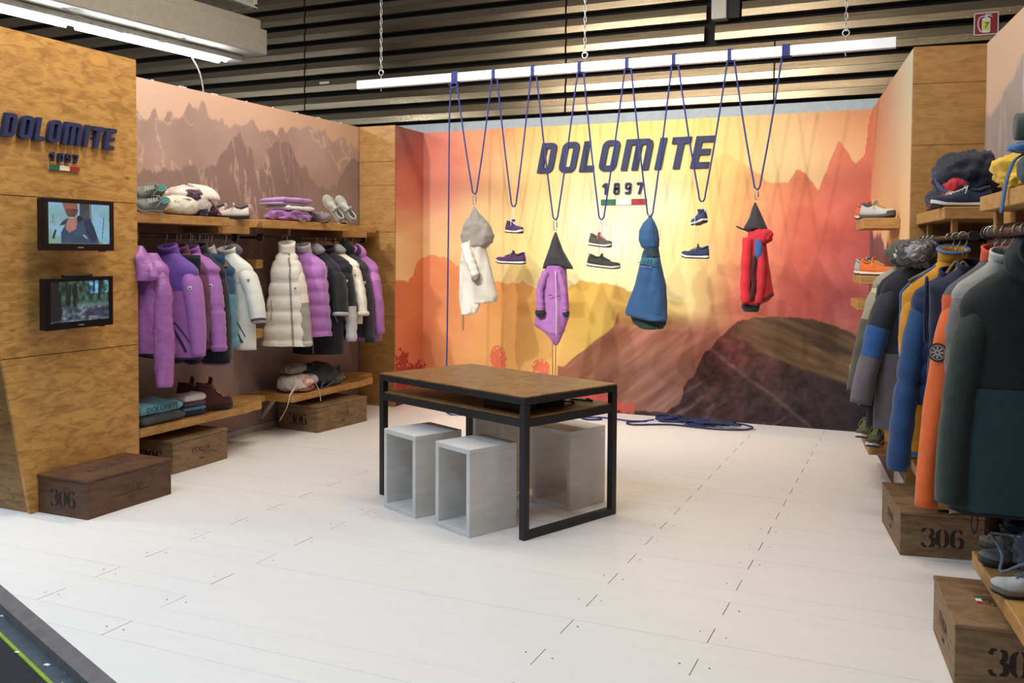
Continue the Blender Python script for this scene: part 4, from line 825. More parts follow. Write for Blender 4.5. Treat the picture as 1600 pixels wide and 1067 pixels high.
class Jacket:
    def __init__(s, label, loc, rotz, L=.74, body=BLK, shiny=False, w=.225, hem=.26, dep=.085, puff=0, seed=1, group='jackets hanging on the rails', cat='jacket', name='hanging_jacket', rows=40, amp=1.0):
        s.t = thing(name, label, cat, loc, rotz, group); s.L = L; s.w = w; s.hem = hem; s.dep = dep; s.puff = puff; s.seed = seed; s.rows = rows; s.sh = shiny; s.body = fab(body, shiny=shiny); s.z0 = -.125; s.amp = amp
        s.wp = [(0, .068), (.03, .09), (.07, w * .62), (.12, w * .88), (.17, w), (.24, w * .98), (.5, w * .98 + (hem - w) * .4), (1, hem)]
        s.dp = [(0, .058), (.06, .062), (.17, dep), (.45, dep * 1.12), (1, dep * 1.2)]
    def pt(s, th, t, off=0.0):
        w = interp(t, s.wp) + off; d = interp(t, s.dp) + off; c = math.cos(th); sn = math.sin(th)
        x = w * math.copysign(abs(c) ** .8, c); y = d * math.copysign(abs(sn) ** .9, sn); z = s.z0 - t * s.L
        if s.puff and t > .04:
            q = abs(math.sin(math.pi * (t * s.puff + .04 * wr(x, y, 0, s.seed + 5)))) ** .55; y += math.copysign(.020 * q, sn) * min(1, abs(sn) * 2); x += math.copysign(.012 * q, c) * abs(c)
            a = .004
        else: a = .011 * min(1, .25 + t * 1.3)
        n = (wr(x * 1.5, y, z * .45, s.seed) + .7 * wr(x * 4.5, y * 2, z * 1.1, s.seed + 60)) * a * s.amp; y += n * (1 if abs(sn) > .2 else .3); x += .5 * wr(y * 2, z, x * .3, s.seed + 3) * a
        if t > .95: z += .008 * wr(x, y, 0, s.seed + 8)
        return (x, y, z)
    def shell(s, t0, t1, name, m, off=0.0, rows=None, n=36, cap=True):
        rows = rows or max(3, int(s.rows * (t1 - t0)) + 2); mb = MB()
        mb.rings([[s.pt(2 * math.pi * k / n, t0 + (t1 - t0) * i / rows, off) for k in range(n)] for i in range(rows + 1)], False, False)
        return mb.build(name, m, s.t, True)
    def torso(s, yoke=None, ycol=None, hem=None, hemt=.95):
        y = yoke or 0
        if yoke: s.shell(0, yoke, 'yoke', fab(ycol, shiny=s.sh))
        e = hemt if hem else 1.0
        s.shell(y, e, 'body', s.body)
        if hem: s.shell(hemt, 1.0, 'hem_band', fab(hem), .003)
        return s
    def spath(s, sg, length, spread, fwd, u):
        zs = s.z0 - .135 * s.L / .74; p0 = Vector((sg * s.w * .70, 0, zs + .004)); p1 = Vector((sg * (s.w * 1.02 + spread * .45), -.012 - fwd * .3, zs - length * .48)); p2 = Vector((sg * (s.w * 1.02 + spread), -.02 - fwd, zs - length))
        return p0 * (1 - u) ** 2 + 2 * u * (1 - u) * p1 + p2 * u * u
    def sleeve(s, sg, segs, length=.56, spread=.06, fwd=.03, r0=.070, r1=.050, puff=0, cuff=None, cuffr=1.05, bend=0, badge=None):
        zones = []; a = 0.0
        for e, m in segs: zones.append((a, e, m)); a = e
        n = 18
        def ring(u, k=1.0):
            c = s.spath(sg, length, spread, fwd, u); c2 = s.spath(sg, length, spread, fwd, min(1, u + .02)); t = (c2 - c).normalized() if u < .99 else (c - s.spath(sg, length, spread, fwd, u - .02)).normalized()
            e1 = Vector((0, 1, 0)); e1 = (e1 - t * e1.dot(t)).normalized(); e2 = t.cross(e1)
            r = (r0 + (r1 - r0) * u) * k
            if u < .2: r *= .55 + .45 * math.sin(u / .2 * math.pi / 2)
            out = []
            for j in range(n):
                th = 2 * math.pi * j / n; rr_ = r
                if puff: rr_ += .013 * abs(math.sin(math.pi * u * puff)) ** .4 - .006
                else: rr_ += (.007 * wr(math.cos(th) * .2 + sg, math.sin(th) * .2, u * .9, s.seed + 17 + sg) + .006 * wr(math.cos(th) * .3, math.sin(th) * .3, u * 3.2, s.seed + 77) * (.4 + math.exp(-((u - .5) / .2) ** 2))) * s.amp
                out.append(tuple(c + e1 * (rr_ * 1.12 * math.cos(th)) + e2 * (rr_ * .86 * math.sin(th))))
            return out
        first = None
        for a, e, m in zones:
            k = max(3, int((e - a) * 26)); mb = MB(); mb.rings([ring(a + (e - a) * i / k) for i in range(k + 1)], a == 0, e >= 1.0)
            o = mb.build('sleeve' if a == 0 else 'sleeve_panel', m if not isinstance(m, tuple) else fab(m, shiny=s.sh), s.t, True); first = first or o
        if cuff:
            mb = MB(); mb.rings([ring(.93, .95 * cuffr), ring(.95, 1.06 * cuffr), ring(.98, 1.05 * cuffr), ring(1.0, .95 * cuffr)], False, True); mb.build('cuff', fab(cuff), s.t, True)
        if badge:
            R = ring(.22); c = sum((Vector(p) for p in R), Vector()) / n; d = Vector((sg * .45, -1, .15)).normalized(); p = c + d * (r0 * 1.02)
            M = Matrix.Translation(p) @ Matrix.Rotation(sg * .42, 4, 'Z')
            mb = MB(); shield(mb, M); b = mb.build('badge', WHITEP, s.t); mb = MB(); mb.box((-.008, -.0035, -.002), (.008, -.002, .006), 0, M); mb.box((-.002, -.0035, -.010), (.002, -.002, .0), 0, M); mb.build('badge_mark', BLACKP, b)
        return s
    def sleeves(s, segs, **k):
        s.sleeve(1, segs, **k); s.sleeve(-1, segs, **{**k, 'badge': None}); return s
    def collar(s, col, h=.06, lean=.02, shiny=False):
        h *= .72; lean += .012; n = 28; mb = MB(); R = []
        for f, k in ((-.015, 1.02), (.3, 1.0), (.7, 1.02), (1.0, 1.06), (1.0, .92), (.5, .86), (0, .86)):
            R.append([(k * .070 * math.cos(2 * math.pi * j / n) * (1 + .04 * wr(j * .3, f, 0, s.seed)), k * .062 * math.sin(2 * math.pi * j / n) - lean * f, s.z0 + h * f + (.02 * math.sin(2 * math.pi * j / n) if f > 0 else 0)) for j in range(n)])
        mb.rings(R, False, False); mb.build('collar', fab(col, shiny=shiny), s.t, True); return s
    def hood(s, col, size=(.13, .10, .15), c=(0, -.03, -.10), opening=(18, 18, 20), rim=None, shiny=False, a=.02):
        mb = MB(); R = []; N = 14; n = 26
        for i in range(N + 1):
            ph = -math.pi / 2 + math.pi * i / N; row = []
            for j in range(n):
                th = 2 * math.pi * j / n; x = size[0] * math.cos(ph) * math.cos(th); y = size[1] * math.cos(ph) * math.sin(th); z = size[2] * math.sin(ph)
                if z > 0: x *= 1 - .35 * z / size[2]
                q = 1 + a / size[0] * wr(x * 2.2, y * 2.2, z * 1.6, s.seed + 31); row.append((c[0] + x * q, c[1] + y * q, c[2] + z * q))
            R.append(row)
        mb.rings(R, True, True); h = mb.build('hood', fab(col, shiny=shiny), s.t, True)
        if opening:
            P = [(c[0] + size[0] * .62 * math.cos(q), c[1] - size[1] * .80 + .018 * math.sin(q), c[2] + size[2] * .15 + size[2] * .55 * math.sin(q)) for q in np.linspace(0, 2 * math.pi, 25)[:-1]]
            mb = MB(); mb.tube(P, .012, 7, closed=True); mb.build('hood_rim', fab(rim or col), h, True)
            mb = MB(); R = [[tuple(Vector(p) * 1.0 + Vector((0, .004, 0))) for p in P], [tuple(Vector(c) + (Vector(p) - Vector(c)) * .6 + Vector((0, -.022, .02))) for p in P]]
            mb.rings(R, False, True); mb.build('hood_lining', fab(opening), h, True)
        return s
    def soft_hood(s, col, lining, size=(.26, .20, .17), c=(-.02, -.06, -.17), shiny=False, seed=0):
        h = blob(s.t, 'hood', c, size, col, s.seed + 200 + seed, .16, shiny)
        blob(h, 'hood_lining', (c[0] - size[0] * .12, c[1] - size[1] * .28, c[2] + size[2] * .25), (size[0] * .55, size[1] * .6, size[2] * .6), lining, s.seed + 300, .2, True); return s
    def zip(s, col=(30, 30, 34), t0=.01, t1=.99, th=-math.pi / 2, wd=.006):
        mb = MB(); P = [Vector(s.pt(th, t0 + (t1 - t0) * i / 40, .003)) for i in range(41)]
        mb.rings([[(p.x - wd, p.y + .002, p.z), (p.x + wd, p.y + .002, p.z), (p.x + wd, p.y - .003, p.z), (p.x - wd, p.y - .003, p.z)] for p in P], True, True); mb.build('zip', fab(col), s.t); return s
    def line(s, pts, col, r=.0035, name='pocket_zip'):
        P = []
        for a, b in zip(pts[:-1], pts[1:]):
            for i in range(10): P.append(s.pt(math.radians(a[0] + (b[0] - a[0]) * i / 10), a[1] + (b[1] - a[1]) * i / 10, .003))
        P.append(s.pt(math.radians(pts[-1][0]), pts[-1][1], .003)); mb = MB(); mb.tube(P, r, 6); mb.build(name, fab(col), s.t, True); return s
    def badge(s, th, t):
        p = Vector(s.pt(math.radians(th), t, .004)); M = Matrix.Translation(p) @ Matrix.Rotation(math.radians(th + 90) * .7, 4, 'Z')
        mb = MB(); shield(mb, M); b = mb.build('badge', WHITEP, s.t); mb = MB(); mb.box((-.008, -.0035, -.002), (.008, -.002, .006), 0, M); mb.box((-.002, -.0035, -.010), (.002, -.002, .0), 0, M); mb.build('badge_mark', BLACKP, b); return s
def hanger(label, loc, rotz, r=.017, wire=STEEL, arm=WOODH, w=.20):
    t = thing('clothes_hanger', label, 'hanger', loc, rotz, 'clothes hangers')
    m = MB(); P = [(0, 0, -.085), (0, 0, -.05)] + [(0, 0, 0) for _ in ()]
    q = r + .004
    P = [(0, 0, -.09), (0, 0, -.055), (q * .7, 0, -.035)] + [(q * math.cos(a), 0, q * math.sin(a)) for a in np.linspace(-.5, 3.5, 14)]
    m.tube(P, .0028, 6); m.build('hook', wire, t, True)
    m = MB(); P = [(w * x, -.004 - .02 * abs(x), -.122 - .108 * abs(x) ** 1.15) for x in np.linspace(-1, 1, 15)]
    m.tube(P, [.011 + .002 * abs(x) for x in np.linspace(-1, 1, 15)], 8, flat=.7); m.build('arms', arm, t, True); return t

LZ = 1.706
def L1p(y, dx=0): return (RXL + dx, y, LZ)
PURP = (158, 102, 170); VIO = (104, 70, 150); LILAC = (166, 108, 172)
J = Jacket('shiny crinkled purple hooded rain jacket beside the wooden panel', L1p(4.90, .10), .12, L=.70, body=(160, 100, 166), shiny=True, w=.165, hem=.20, seed=3, amp=2.2)
J.torso(); J.sleeves([(1, (160, 100, 166))], length=.80, spread=.0, r1=.06, fwd=.03, r0=.066); J.zip((120, 70, 130)); J.line([(-130, .7), (-120, .9)], (110, 60, 120))
panel(J.t, 'hood', [(-.075, .0, .04), (-.12, -.05, .07), (-.18, -.09, .11), (-.24, -.12, .15), (-.29, -.13, .17), (-.315, -.12, .14)], (166, 106, 172), 34, .07, .03, shiny=True, y=-.10)
hanger('hanger of the shiny purple hooded jacket', L1p(4.90), .12)
J = Jacket('purple softshell jacket with violet yoke and dark diagonal pocket zip', L1p(5.17, .05), .1, L=.76, body=PURP, w=.235, hem=.27, seed=5, amp=.5)
J.torso(.36, VIO, (60, 40, 80), .985); J.sleeves([(1, PURP)], length=.60, spread=.04, cuff=(90, 92, 98), cuffr=.85, badge=True, r0=.085); J.collar(VIO, .075); J.zip((96, 60, 130), .0, .4)
J.line([(-100, .66), (-68, .66), (-40, .84)], (44, 36, 66), .004, 'pocket_seam'); J.line([(-72, .72), (-48, .93)], (36, 34, 60), .009)
hanger('hanger of the purple softshell with violet yoke', L1p(5.17), .1)
J = Jacket('burgundy fleece jacket squeezed between the two purple jackets', L1p(5.31, .02), .05, L=.70, body=(92, 44, 72), seed=7); J.torso(); J.sleeves([(1, (92, 44, 72))], length=.52, spread=0); J.collar((100, 48, 78), .07); J.zip(); hanger('hanger of the burgundy fleece', L1p(5.31), .05)
J = Jacket('purple quilted puffer jacket with ribbed sleeve in the left rack', L1p(5.41, .03), .08, L=.70, body=PURP, puff=9, shiny=False, seed=9, w=.225); J.torso(hem=(60, 44, 84), hemt=.98); J.sleeves([(1, (160, 104, 172))], length=.60, spread=.05, puff=10, cuff=(154, 98, 166), badge=True); J.collar((150, 92, 160), .06); J.zip((90, 50, 110)); hanger('hanger of the purple quilted puffer', L1p(5.41), .08)
def trousers(label, loc, rotz, col, L=.95, hemc=None, seed=1, w=.17):
    t = thing('hanging_trousers', label, 'trousers', loc, rotz, 'trousers hanging on the rails')
    mb = MB(); R = [[(w * (1 + .05 * f) * math.cos(a), .05 * math.sin(a) + .004 * wr(a, f, 0, seed), -.14 - f) for a in np.linspace(0, 2 * math.pi, 25)[:-1]] for f in np.linspace(0, .26, 8)]; mb.rings(R, True, True); mb.build('waist', fab(col), t, True)
    for sg in (-1, 1):
        mb = MB(); R = [[(sg * (w * .52 + .01 * f) + (w * .50 - .02 * f) * math.cos(a), .052 * math.sin(a) + .006 * wr(math.cos(a), f * 2, sg, seed), -.36 - (L - .36) * f) for a in np.linspace(0, 2 * math.pi, 19)[:-1]] for f in np.linspace(0, 1, 16)]; mb.rings(R, True, True); mb.build('leg', fab(col), t, True)
        if hemc:
            mb = MB(); c = sg * (w * .52 + .01); R = [[(c + (w * .50 - .016) * math.cos(a), .055 * math.sin(a), z) for a in np.linspace(0, 2 * math.pi, 19)[:-1]] for z in (-L + .012, -L - .004)]; mb.rings(R, True, True); mb.build('hem', fab(hemc), t, True)
    return t
trousers('black trousers with purple hems showing below the purple jackets', L1p(5.27, .1), .1, (24, 25, 30), .94, (90, 60, 100), 4, .13); hanger('hanger of the black trousers', L1p(5.27), .1)
trousers('dark blue trousers showing below the black jacket', L1p(5.58, .06), .05, (34, 60, 92), .94, None, 6, .13); hanger('hanger of the dark blue trousers', L1p(5.60), .05)
J = Jacket('black softshell jacket with white sleeve badge next to the white jacket', L1p(5.51, .02), .08, L=.84, body=(36, 36, 44), seed=11, amp=.5); J.torso(hem=(120, 88, 130), hemt=.985); J.sleeves([(1, (36, 36, 44))], length=.64, spread=.03, badge=True); J.collar((36, 36, 44), .08); J.zip((110, 80, 120)); hanger('hanger of the black softshell', L1p(5.51), .08)
J = Jacket('blue and teal puffer jacket peeking out behind the black softshell', L1p(5.64, -.02), 0, L=.72, body=(86, 140, 158), seed=13, puff=8); J.torso(.35, (40, 72, 104)); J.sleeve(1, [(.4, (40, 72, 104)), (1, (86, 140, 158))], length=.5, spread=0, puff=8); J.collar((200, 196, 188), .07); J.zip(); hanger('hanger of the blue and teal puffer', L1p(5.64), 0)
J = Jacket('white softshell jacket with rolled sleeve and teal pocket zip', L1p(5.80, .04), .16, L=.76, body=(222, 221, 212), seed=15, w=.215, hem=.235, amp=.5); J.torso(hem=(190, 190, 184), hemt=.985)
J.sleeve(1, [(1, (222, 221, 212))], length=.40, spread=.08, r0=.085, r1=.06, cuff=(78, 70, 82), cuffr=1.0, badge=True); J.sleeve(-1, [(1, (222, 221, 212))], length=.5, spread=.0); J.collar((222, 221, 212), .055); J.line([(-110, .64), (-70, .64), (-38, .86)], (60, 60, 66), .004, 'pocket_seam'); J.line([(-78, .70), (-48, .92)], (44, 92, 112), .010); J.line([(-150, .30), (-30, .30)], (200, 198, 190), .002, 'chest_seam')
J.hood((92, 88, 92), (.075, .05, .055), (.03, .03, -.10), None, a=.015); hanger('hanger of the white softshell', L1p(5.80), .16)
BLUEW = mat('pale_blue_wire', (96, 152, 188), rough=.4)
for i, (y, z) in enumerate([(5.42, 0), (5.49, .004), (5.56, -.004)]):
    hanger(['foremost', 'middle', 'rearmost'][i] + ' of the pale blue hanger hooks above the black softshell', L1p(y, .0), .3, .022, BLUEW, BLUEW, .12)
LZ = 1.712
CREAM = (226, 219, 204)
J = Jacket('cream white quilted puffer vest hanging sideways on the left rack', L1p(6.50, .07), .42, L=.80, body=CREAM, puff=6.5, seed=21, w=.125, hem=.20, dep=.10); J.torso(); J.sleeve(1, [(.45, CREAM), (1, (160, 154, 144))], length=.66, spread=.05, puff=6, cuff=(196, 190, 178), fwd=.02, r0=.065, r1=.05); J.collar((224, 217, 202), .12, -.01); J.zip((150, 146, 138), wd=.008, th=-1.25); J.line([(-125, .50), (-118, .72)], (120, 116, 108)); J.badge(-55, .38); hanger('hanger of the cream puffer vest', L1p(6.50, .05), .42, w=.11)
J = Jacket('lilac quilted puffer jacket with grey edge behind the cream vest', L1p(6.78, .04), .2, L=.74, body=LILAC, puff=6.5, seed=23, w=.21, hem=.25); J.torso(); J.sleeve(-1, [(1, (186, 180, 180))], length=.5, spread=0, puff=7); J.collar((176, 166, 170), .10); J.zip((130, 100, 140)); J.line([(-8, .12), (-8, .98)], (150, 140, 150), .005, 'edge_piping'); hanger('brass hooked hanger of the lilac puffer', L1p(6.78), .2, wire=mat('brass_wire', (190, 150, 70), metal=.8, rough=.35))
J = Jacket('long black padded coat with grey hood in the second left rack', L1p(7.0, .04), .12, L=.92, body=(30, 31, 40), seed=25, w=.225, hem=.25, amp=.6); J.torso(hem=(26, 26, 32), hemt=.8); J.sleeve(1, [(1, (28, 29, 36))], length=.40, spread=.02, cuff=(170, 168, 170), cuffr=1.1, r0=.09, r1=.07); J.sleeve(-1, [(1, (30, 31, 40))], length=.5); J.hood((150, 148, 150), (.085, .06, .06), (.0, -.03, -.10), None, a=.014); J.zip((150, 150, 150), wd=.004); J.line([(-80, .6), (-62, .68)], (170, 168, 166), .003); J.line([(-40, .6), (-26, .68)], (170, 168, 166), .003); J.line([(-125, .79), (-70, .79)], (150, 110, 140), .007, 'waist_cord'); hanger('hanger of the long black coat with grey hood', L1p(7.0), .12)
J = Jacket('black padded jacket with white chest badge in the second left rack', L1p(7.14, .05), .12, L=.70, body=(28, 28, 36), seed=27, puff=7); J.torso(); J.sleeve(1, [(.55, (28, 28, 36)), (1, (190, 188, 190))], length=.68, spread=.03, puff=8, badge=True); J.sleeve(-1, [(1, (28, 28, 36))], length=.5); J.collar((28, 28, 36), .07); J.zip(); hanger('hanger of the black padded jacket with badge', L1p(7.14), .12)
J = Jacket('off white fleece lined jacket with turned cuff in the second left rack', L1p(7.29, .04), .12, L=.66, body=(222, 214, 196), seed=29); J.torso(); J.sleeve(1, [(1, (226, 218, 200))], length=.46, spread=.06, cuff=(216, 208, 190), cuffr=1.25, badge=True); J.sleeve(-1, [(1, (222, 214, 196))], length=.5); J.hood((150, 146, 146), (.085, .06, .06), (.02, -.02, -.10), None, a=.012); J.zip(); hanger('hanger of the off white fleece lined jacket', L1p(7.29), .12)
J = Jacket('charcoal long jacket before the last purple one by the pillar', L1p(7.45, .04), .1, L=.80, body=(48, 46, 52), seed=31); J.torso(); J.sleeve(1, [(1, (46, 44, 50))], length=.70, spread=.05, cuff=(30, 30, 34), badge=True); J.sleeve(-1, [(1, (48, 46, 52))], length=.5); J.hood((30, 30, 36), (.10, .07, .07), (0, -.02, -.08), None, a=.015); J.zip(); hanger('hanger of the charcoal long jacket', L1p(7.45), .1)
J = Jacket('purple rain jacket with black hood edge, last on the left rack', L1p(7.58, .07), .1, L=.84, body=(166, 104, 168), seed=33); J.torso(); J.sleeve(1, [(.2, (178, 116, 180)), (1, (160, 100, 164))], length=.62, spread=.04); J.sleeve(-1, [(1, (166, 104, 168))], length=.5); J.hood((176, 112, 178), (.09, .07, .09), (.02, -.03, -.12), (40, 24, 44), (60, 34, 64)); J.zip(); hanger('hanger of the last purple rain jacket', L1p(7.58), .1)

# right racks
def RJ(s, du=0, z=1.69, u=-.34): return RT(u + du, s, z)
GRP = 'jackets hanging on the rails'
J = Jacket('olive grey jacket with yellow piping and camouflage hood, far right rack', RJ(-.12, -.06), RA - .05, L=.86, body=(52, 56, 50), seed=41, w=.24); J.torso(.2, (150, 144, 124)); J.sleeve(-1, [(.10, (190, 172, 140)), (.35, (150, 142, 122)), (1, (82, 80, 70))], length=.66, spread=.09, r0=.085, r1=.05); J.sleeve(1, [(1, (70, 72, 64))], length=.5); J.soft_hood((78, 82, 66), (190, 190, 188)); J.line([(172, .2), (176, .75)], (200, 160, 60), .005, 'piping'); hanger('hanger of the olive grey jacket', RJ(-.12), RA, .018)
J = Jacket('long navy ski jacket behind the blue and grey sleeve', RJ(-.28, -.05), RA - .03, L=1.0, body=(26, 30, 44), seed=43, w=.24, hem=.29); J.torso(); J.sleeve(-1, [(1, (28, 32, 46))], length=.7, spread=.05); J.collar((30, 34, 46), .06); J.zip(); J.line([(178, .15), (182, .9)], (56, 70, 52), .005, 'piping'); hanger('hanger of the long navy ski jacket', RJ(-.28), RA, .018)
J = Jacket('black jacket with bright blue and grey sleeve on the right rack', RJ(-.46, -.05), RA - .02, L=.98, body=(38, 40, 46), seed=45, w=.235, hem=.26); J.torso(.5, (30, 32, 40)); J.sleeve(-1, [(.34, (40, 44, 54)), (.60, (42, 84, 144)), (1, (102, 96, 104))], length=.66, spread=.10, r0=.092, r1=.066, fwd=.04); J.shell(.55, 1.0, 'skirt_panel', fab((92, 86, 92)), .004); J.soft_hood((84, 80, 84), (150, 148, 150), shiny=True); J.zip(); hanger('hanger of the black jacket with blue and grey sleeve', RJ(-.46), RA, .018)
YEL = (206, 142, 36)
J = Jacket('yellow padded jacket with blue piping on its collar, right rack', RJ(-.95, .01), RA, L=1.02, body=YEL, seed=47, w=.245, hem=.25, amp=.6); J.torso(hem=(60, 104, 150), hemt=.975); J.sleeve(-1, [(1, (200, 136, 36))], length=.4, spread=-.05, r0=.06, r1=.05); J.sleeve(1, [(1, YEL)], length=.5); J.collar((214, 152, 40), .085, .03); J.line([(-165, .02), (-158, .07), (-168, .13), (-178, .16), (-182, .22), (-182, .5)], (66, 112, 176), .007, 'shoulder_piping'); J.zip((60, 100, 160)); mb = MB(); mb.tube([(.076 * math.cos(a), .068 * math.sin(a) - .04, J.z0 + .063 + .02 * math.sin(a)) for a in np.linspace(0, 6.283, 25)[:-1]], .008, 6, closed=True); mb.build('collar_piping', fab((66, 112, 176)), J.t, True); hanger('hanger of the yellow padded jacket', RJ(-.95), RA, .018)
J = Jacket('royal blue quilted jacket with long quilted sleeve, right rack', RJ(-1.12, -.01, 1.62), RA, L=.66, body=(24, 40, 78), seed=49, puff=6, w=.19, hem=.17); J.torso(); J.sleeve(-1, [(1, (34, 68, 112))], length=.88, spread=.06, puff=6, r0=.070, r1=.060, fwd=.05); J.collar((20, 34, 66), .04); J.zip(); hanger('hanger of the royal blue quilted jacket', RJ(-1.12), RA, .018, w=.07)
J = Jacket('navy sleeveless vest with open armhole between the blue and orange jackets', RJ(-1.30, .04, 1.66), RA, L=.62, body=(28, 36, 60), seed=51, w=.19, hem=.19); J.torso(); J.collar((28, 36, 60), .04); mb = MB(); mb.tube([(-.205 + .012 * math.cos(a), -.03 + .055 * math.cos(a), -.33 + .16 * math.sin(a)) for a in np.linspace(0, 6.283, 25)[:-1]], .007, 7, closed=True); mb.build('armhole_rim', fab((30, 40, 70)), J.t, True); J.zip(); hanger('hanger of the navy sleeveless vest', RJ(-1.30), RA, .018, w=.07)
ORA = (214, 98, 44)
J = Jacket('orange softshell with grey shoulder and round arm badge, right rack', RJ(-1.78, .015, 1.70, -.30), RA, L=.95, body=(206, 88, 46), seed=53, w=.225, hem=.23, amp=.5); J.torso(.16, (84, 82, 84)); J.sleeve(-1, [(.05, (84, 82, 84)), (1, ORA)], length=.92, spread=.045, r0=.075, r1=.055); J.sleeve(1, [(1, ORA)], length=.5); J.collar((212, 84, 52), .08); J.zip()
c = J.spath(-1, .92, .045, .03, .26); R90 = Matrix.Translation(c + Vector((-.045, -.068, 0))) @ Matrix.Rotation(-.45, 4, 'Z')
for nm, r, col, off in (('round_badge', .042, (62, 40, 36), 0), ('badge_ring', .034, (150, 140, 132), -.002), ('badge_field', .029, (84, 70, 66), -.003)):
    mb = MB(); mb.T = R90; mb.prism([(r * math.cos(a), r * math.sin(a)) for a in np.linspace(0, 6.283, 25)[:-1]], off - .003, off); o = mb.build(nm, fab(col), J.t)
mb = MB(); mb.T = R90
for a in np.linspace(0, 6.283, 9)[:-1]: mb.box((-.0025, -.0075, .006), (.0025, -.006, .026), 0, Matrix.Rotation(a, 4, 'Y'))
mb.build('badge_star', fab((190, 184, 176)), J.t)
hanger('hanger of the orange softshell with arm badge', RJ(-1.78, 0, 1.70, -.30), RA, .026, w=.11)
J = Jacket('pale grey jacket with light collar squeezed beside the dark green jacket', RJ(-1.92, .02, 1.70, -.30), RA, L=.80, body=(128, 126, 122), seed=55, w=.215, hem=.22); J.torso(.2, (150, 148, 142)); J.sleeve(-1, [(1, (96, 94, 94))], length=.5, spread=-.04); J.collar((196, 194, 186), .06, .02); J.zip(); hanger('hanger of the pale grey jacket', RJ(-1.92, 0, 1.70, -.30), RA, .026, w=.11)
DG = (34, 50, 48)
J = Jacket('dark green hooded jacket with grey lining, nearest on the right', RJ(-2.10, .055, 1.70, -.30), RA + .05, L=1.02, body=(30, 40, 40), seed=57, w=.25, hem=.275, dep=.10, amp=.6); J.torso(.5, (28, 34, 34), (22, 26, 26), .985); J.shell(.5, .985, 'lower_panel', fab((38, 62, 64)), .004); J.sleeve(-1, [(1, (36, 48, 44))], length=.80, spread=.02, r0=.085, r1=.07, fwd=.02); J.sleeve(1, [(1, DG)], length=.8, spread=.02)
J.hood((34, 36, 40), (.13, .10, .12), (.02, -.05, -.10), (150, 142, 138), (30, 34, 42), a=.02); J.zip((20, 20, 22)); J.line([(-148, .62), (-146, .90)], (20, 22, 24), .005); J.line([(-150, .80), (-147, .86)], (120, 124, 124), .004, 'zip_pull')
mb = MB(); mb.rings([[tuple(Vector(J.pt(2 * math.pi * k / 36, 1.0, -.006)) + Vector((0, .02 * math.sin(2 * math.pi * k / 36), -.045 * f * max(0, math.sin(2 * math.pi * k / 36) + .5)))) for k in range(36)] for f in (-.3, 0, 1)], False, False); mb.build('hem_lining', fab((120, 118, 114)), J.t, True)
mb = MB(); mb.tube(spline([(-.2, -.09, -1.14), (-.21, -.1, -1.18), (-.195, -.1, -1.22), (-.185, -.1, -1.17), (-.19, -.09, -1.14)], 6), .003, 5); mb.build('hem_cord', BLACKM, J.t, True)
hanger('hanger of the dark green hooded jacket', RJ(-2.10, 0.03, 1.70, -.30), RA, .026, w=.11)
for i, s in enumerate([-1.70, -2.02, -2.22, -2.34, -2.46, -2.58]):
    t = thing('clothes_hanger', ['first', 'second', 'third', 'fourth', 'fifth', 'sixth'][i] + ' bare wire hook along the thick right rail counting from the back', 'hanger', RJ(s, 0, 1.70, -.30), RA, 'clothes hangers')
    m = MB(); q = .028; m.tube([(0, 0, -.12), (0, 0, -.07), (q * .8, 0, -.035)] + [(q * math.cos(a), 0, q * math.sin(a)) for a in np.linspace(-.5, 3.5, 14)], .0028, 6); m.build('hook', STEEL, t, True)
